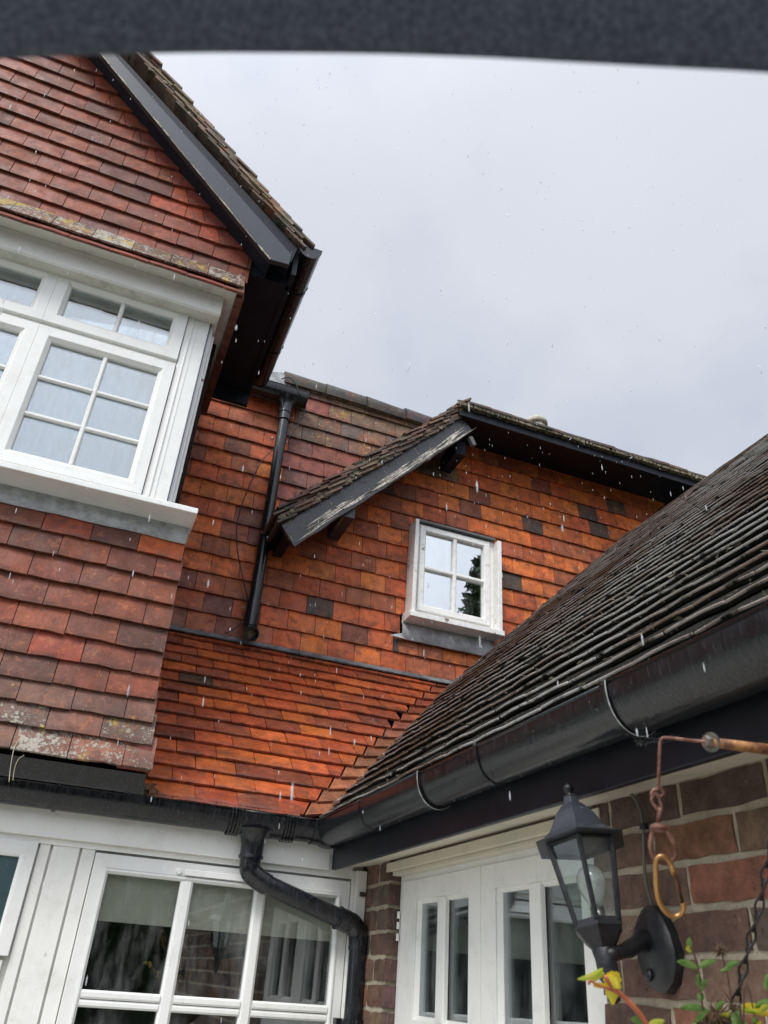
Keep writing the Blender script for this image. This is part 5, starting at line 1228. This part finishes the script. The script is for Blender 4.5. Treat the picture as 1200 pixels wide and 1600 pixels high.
leaf(pl1, pt(927, 1540, D=D3), pt(950, 1543, D=D3), .0042, M_yel, curl=.3, seed=6)
for q0, q1_, w_, m_ in (((1010, 1600), (986, 1592), .006, M_gr), ((1012, 1612), (1038, 1594), .007, M_lg), ((1020, 1625), (995, 1640), .007, M_gr)): leaf(pl1, pt(*q0, D=D3), pt(*q1_, D=D3 - .004), w_, m_, seed=8)
D4 = D0 + .0
pl2 = thing('seedling', 'upright green seedling with paired leaves in front of the brick wall, nearer the lantern', 'plant', tuple(pt(1100, 1700, D=D4)), group='straggly green shoots at lower right')
part('stem', MB().tube(spline([pt(*q, D=D4) for q in ((1108, 1760), (1108, 1660), (1103, 1610), (1096, 1560), (1092, 1520), (1086, 1495), (1078, 1478))], 4), .0013, 6), M_stem, pl2, smooth=True)
for q0, q1_, w_, m_ in (((1090, 1513), (1058, 1502), .0055, M_gr), ((1092, 1512), (1120, 1501), .005, M_gr), ((1096, 1545), (1090, 1522), .005, M_gr), ((1097, 1546), (1105, 1530), .0035, M_gr), ((1079, 1486), (1077, 1464), .0042, M_gr), ((1080, 1488), (1074, 1478), .0045, M_lg), ((1098, 1552), (1094, 1565), .0055, M_gr), ((1104, 1578), (1062, 1575), .0058, M_gr), ((1093, 1530), (1099, 1550), .004, M_gr)): leaf(pl2, pt(*q0, D=D4), pt(*q1_, D=D4 - .003), w_, m_, seed=9)
pl3 = thing('seedling', 'thin shoot carrying a round dry seed head beside the green seedling', 'plant', tuple(pt(1140, 1700, D=D4 + .01)), group='straggly green shoots at lower right')
part('stem', MB().tube(spline([pt(*q, D=D4 + .01) for q in ((1150, 1760), (1148, 1650), (1144, 1580), (1138, 1530), (1130, 1500), (1127, 1488))], 4), .0010, 6), M_stem, pl3, smooth=True)
leaf(pl3, pt(1134, 1515, D=D4), pt(1155, 1503, D=D4), .0055, M_gr, seed=1); leaf(pl3, pt(1140, 1516, D=D4), pt(1124, 1518, D=D4), .003, M_gr, seed=1)
def burr(parent, c, r, n=90, seed=1, mat=M_dryl, name='seed_head'):
    rr = random.Random(seed); b = MB()
    for _ in range(n):
        d_ = Vector((rr.gauss(0, 1), rr.gauss(0, 1), rr.gauss(0, 1))).normalized(); s_ = d_.orthogonal().normalized()*r*.10; t_ = d_.cross(s_)
        b.add([c + s_, c - s_*.5 + t_*.8, c - s_*.5 - t_*.8, c + d_*r*rr.uniform(.7, 1)], [(0, 1, 3), (1, 2, 3), (2, 0, 3)])
    return part(name, b, mat, parent)
burr(pl3, pt(1126, 1485, D=D4 + .01), .0125)
for i, (x, y, r_) in enumerate(((1105, 1595, .020), (1122, 1585, .022), (1135, 1598, .018), (1118, 1612, .024), (1092, 1600, .012), (1145, 1575, .012))): burr(pl3, pt(x, y, D=D4 + .02), r_, 60, i + 3, name='dry_stalks')
pl4 = thing('trailing_plant', 'low leaves with a yellowing tip at the bottom right corner', 'plant', tuple(pt(1180, 1700, D=D4)), group='straggly green shoots at lower right')
part('stem', MB().tube(spline([pt(*q, D=D4) for q in ((1160, 1760), (1165, 1680), (1160, 1620), (1158, 1590), (1156, 1568))], 4), .0014, 6), M_stem, pl4, smooth=True)
for q0, q1_, w_, m_ in (((1160, 1572), (1205, 1588), .0075, M_yel), ((1158, 1578), (1185, 1582), .006, M_lg), ((1180, 1574), (1215, 1565), .006, M_gr), ((1155, 1580), (1150, 1606), .008, M_gr), ((1196, 1538), (1212, 1552), .006, M_gr), ((1150, 1600), (1172, 1610), .008, M_gr), ((1205, 1520), (1196, 1545), .005, M_gr)): leaf(pl4, pt(*q0, D=D4), pt(*q1_, D=D4 - .003), w_, m_, seed=12)

rs = random.Random(61)
for i in range(16):
    x, y = rs.uniform(1085, 1195), rs.uniform(1572, 1640); a = rs.uniform(-2.6, -.5); L_ = rs.uniform(14, 30)
    leaf(pl4, pt(x, y, D=D4 + rs.uniform(-.02, .03)), pt(x + L_*math.cos(a), y + L_*math.sin(a), D=D4 + rs.uniform(-.03, .03)), rs.uniform(.0035, .007), rs.choice((M_gr, M_gr, M_gr, M_lg, M_yel)), serr=.12, curl=rs.uniform(-.5, .6), seed=i)
for i in range(5):
    x = rs.uniform(1090, 1185); part('stem', MB().tube(spline([pt(x + rs.uniform(-20, 20), 1760, D=D4), pt(x, 1650, D=D4), pt(x + rs.uniform(-12, 12), 1590, D=D4), pt(x + rs.uniform(-16, 16), rs.uniform(1535, 1570), D=D4)], 4), .0009, 6), M_stem, pl4, smooth=True)

# dry grass stalks on the bay's bottom tiles
P_ = [pt(*q, Y=2.93) for q in ((14, 1222), (17, 1195), (22, 1170), (30, 1155), (38, 1151))]; P2 = [pt(*q, Y=2.92) for q in ((20, 1220), (23, 1200), (29, 1186), (38, 1180))]
o = part('dry_grass', MB().tube(spline(P_, 5), .0012, 5).tube(spline(P2, 5), .0009, 5), simple('straw', (.55, .48, .32), .7), None, smooth=True); tag(o, 'two bent straw stalks caught on the lichened bottom tiles', 'grass stalk')

# ================================================================ DARK CANOPY EDGE close overhead
b = MB(); De = .30; V = []; F = []; n = 40
edge = spline([(-500, 96), (-200, 92), (0, 85), (150, 79), (300, 76), (450, 76), (600, 78), (750, 83), (900, 91), (1050, 99), (1200, 107), (1400, 122), (1700, 150)] and [Vector((x, y + 5, 0)) for x, y in ((-500, 96), (-200, 92), (0, 85), (150, 79), (300, 76), (450, 76), (600, 78), (750, 83), (900, 91), (1050, 99), (1200, 107), (1400, 122), (1700, 150))], 4)
prof = [(0, .0), (-.0030, .006), (-.0066, .012), (-.0100, .016), (-.05, .018), (-.14, .018), (-.14, -.0), (-.05, -.002), (-.003, -.0025)]
for q in edge:
    for up_, back in prof: V.append(pt(q.x, q.y, D=De) + down * up_ + fwd * back)
m = len(prof)
for i in range(len(edge) - 1):
    for k_ in range(m): F.append((i*m+k_, i*m+(k_+1) % m, (i+1)*m+(k_+1) % m, (i+1)*m+k_))
b.add(V, F)
t = NT('dark_speckled_fabric'); cc = t.mix(t.rng(t.noise(420, 4, .7), .4, .65), (.040, .050, .070), (.098, .116, .150)); t.bump(t.noise(900, 3), .0006, 1); M_can = t.set(Base_Color=cc, Roughness=.75, Specular_IOR_Level=.3)
o = part('canopy_edge', b, M_can, None, smooth=True, auto=50); tag(o, 'dark grey out-of-focus canopy edge across the top, close to the viewer', 'canopy')

# ================================================================ GARDEN BEHIND THE VIEWER (seen only in the glass)
def foliage(name, parent, mat, gen, n, s0, s1, seed):
    r = random.Random(seed); b = MB()
    for _ in range(n):
        c = gen(r); s_ = r.uniform(s0, s1); d1 = Vector((r.gauss(0, 1), r.gauss(0, 1), r.gauss(0, 1))).normalized(); d2 = d1.orthogonal().normalized()
        b.add([c - d1*s_, c + d2*s_*.5, c + d1*s_, c - d2*s_*.5], [(0, 1, 2, 3)])
    return part(name, b, mat, parent)
M_fol = simple('dark_foliage', (.035, .055, .02), .7, .3, .5, 2); M_bark = simple('bark', (.07, .05, .035), .9)
cx, cy = 9.5, -10.
con = thing('conifer', 'tall dark conifer mirrored in the small four-pane window', 'tree', (cx, cy, 0))
part('trunk', MB().tube([(cx, cy, 0), (cx, cy, 12.0)], [.28, .04], 10), M_bark, con, smooth=True)
def cgen(r):
    z = 2 + 10.6 * (1 - r.random() ** .7); rad = (12.7 - z) * .30 + .12; k = math.floor(z * 2.1) * 2.4; a = r.uniform(0, 2*math.pi); rr_ = rad * (r.random() ** .5) * (.75 + .4 * math.sin(a * 5 + k)); return Vector((cx + rr_*math.cos(a), cy + rr_*math.sin(a), z - rr_ * .25))
foliage('crown', con, M_fol, cgen, 9000, .08, .20, 3)
hg = thing('garden_hedge', 'dark garden hedge mirrored in the ground floor panes', 'hedge', (0, -7, 0))
part('hedge_core', MB().box(-14, 7, -7.6, -6.9, 0, 3.1), M_fol, hg)
foliage('hedge_leaves', hg, M_fol, lambda r: Vector((r.uniform(-14, 7), -6.9 + r.gauss(0, .22), 3.5 * r.random() ** .8 + .35*math.sin(r.uniform(0, 40)))), 9000, .06, .16, 4)['kind'] = 'stuff'

# ================================================================ RAIN
rs = random.Random(99); b = MB()
def dropcap(c, L_, r_, d_=Vector((.06, 0, -1)).normalized()):
    s_ = d_.orthogonal().normalized(); t_ = d_.cross(s_); V = [c - d_*L_/2] + [c - d_*L_*.1 + (s_*math.cos(a) + t_*math.sin(a))*r_ for a in [k_*math.pi/2.5 for k_ in range(5)]] + [c + d_*L_*.38 + (s_*math.cos(a) + t_*math.sin(a))*r_ for a in [k_*math.pi/2.5 for k_ in range(5)]] + [c + d_*L_/2]
    F = [(0, 1 + (k_+1) % 5, 1 + k_) for k_ in range(5)] + [(1 + k_, 1 + (k_+1) % 5, 6 + (k_+1) % 5, 6 + k_) for k_ in range(5)] + [(6 + k_, 6 + (k_+1) % 5, 11) for k_ in range(5)]; b.add(V, F)
for i in range(3200):
    c = Vector((rs.uniform(-1.5, 3.2), rs.uniform(.5, 4.0), rs.uniform(1.0, 6.2)))
    if (c - CAM).length < .8 or c.z < c.x + 1.35 and c.x > .8 or (c.z < c.y - .85 and c.y > 3.0 ) or (c.y > 2.65 and c.x < .55) or (c.y > 3.75 and c.z > 4.9) or (c.x > .85 and c.z < 2.3): continue
    dropcap(c, rs.uniform(.007, .020), rs.uniform(.0005, .0011))
for k_ in range(22):   # drips leaving the lean-to eave and the soffits
    x = rs.uniform(.38, .80); dropcap(Vector((x, 3.14, rs.uniform(2.10, 2.14))), .012, .0022)
t = NT('falling_rain'); tr = t.n('ShaderNodeBsdfTranslucent'); tr.inputs[0].default_value = (.85, .88, .9, 1); m = t.n('ShaderNodeMixShader'); m.inputs[0].default_value = .5; t.set(Base_Color=(.8, .82, .85), Roughness=.1); t.L(t.b.outputs[0], m.inputs[1]); t.L(tr.outputs[0], m.inputs[2]); t.L(m.outputs[0], t.out.inputs[0])
o = part('raindrops', b, t.m, None, smooth=True); tag(o, 'falling raindrops in front of the house', kind='stuff')
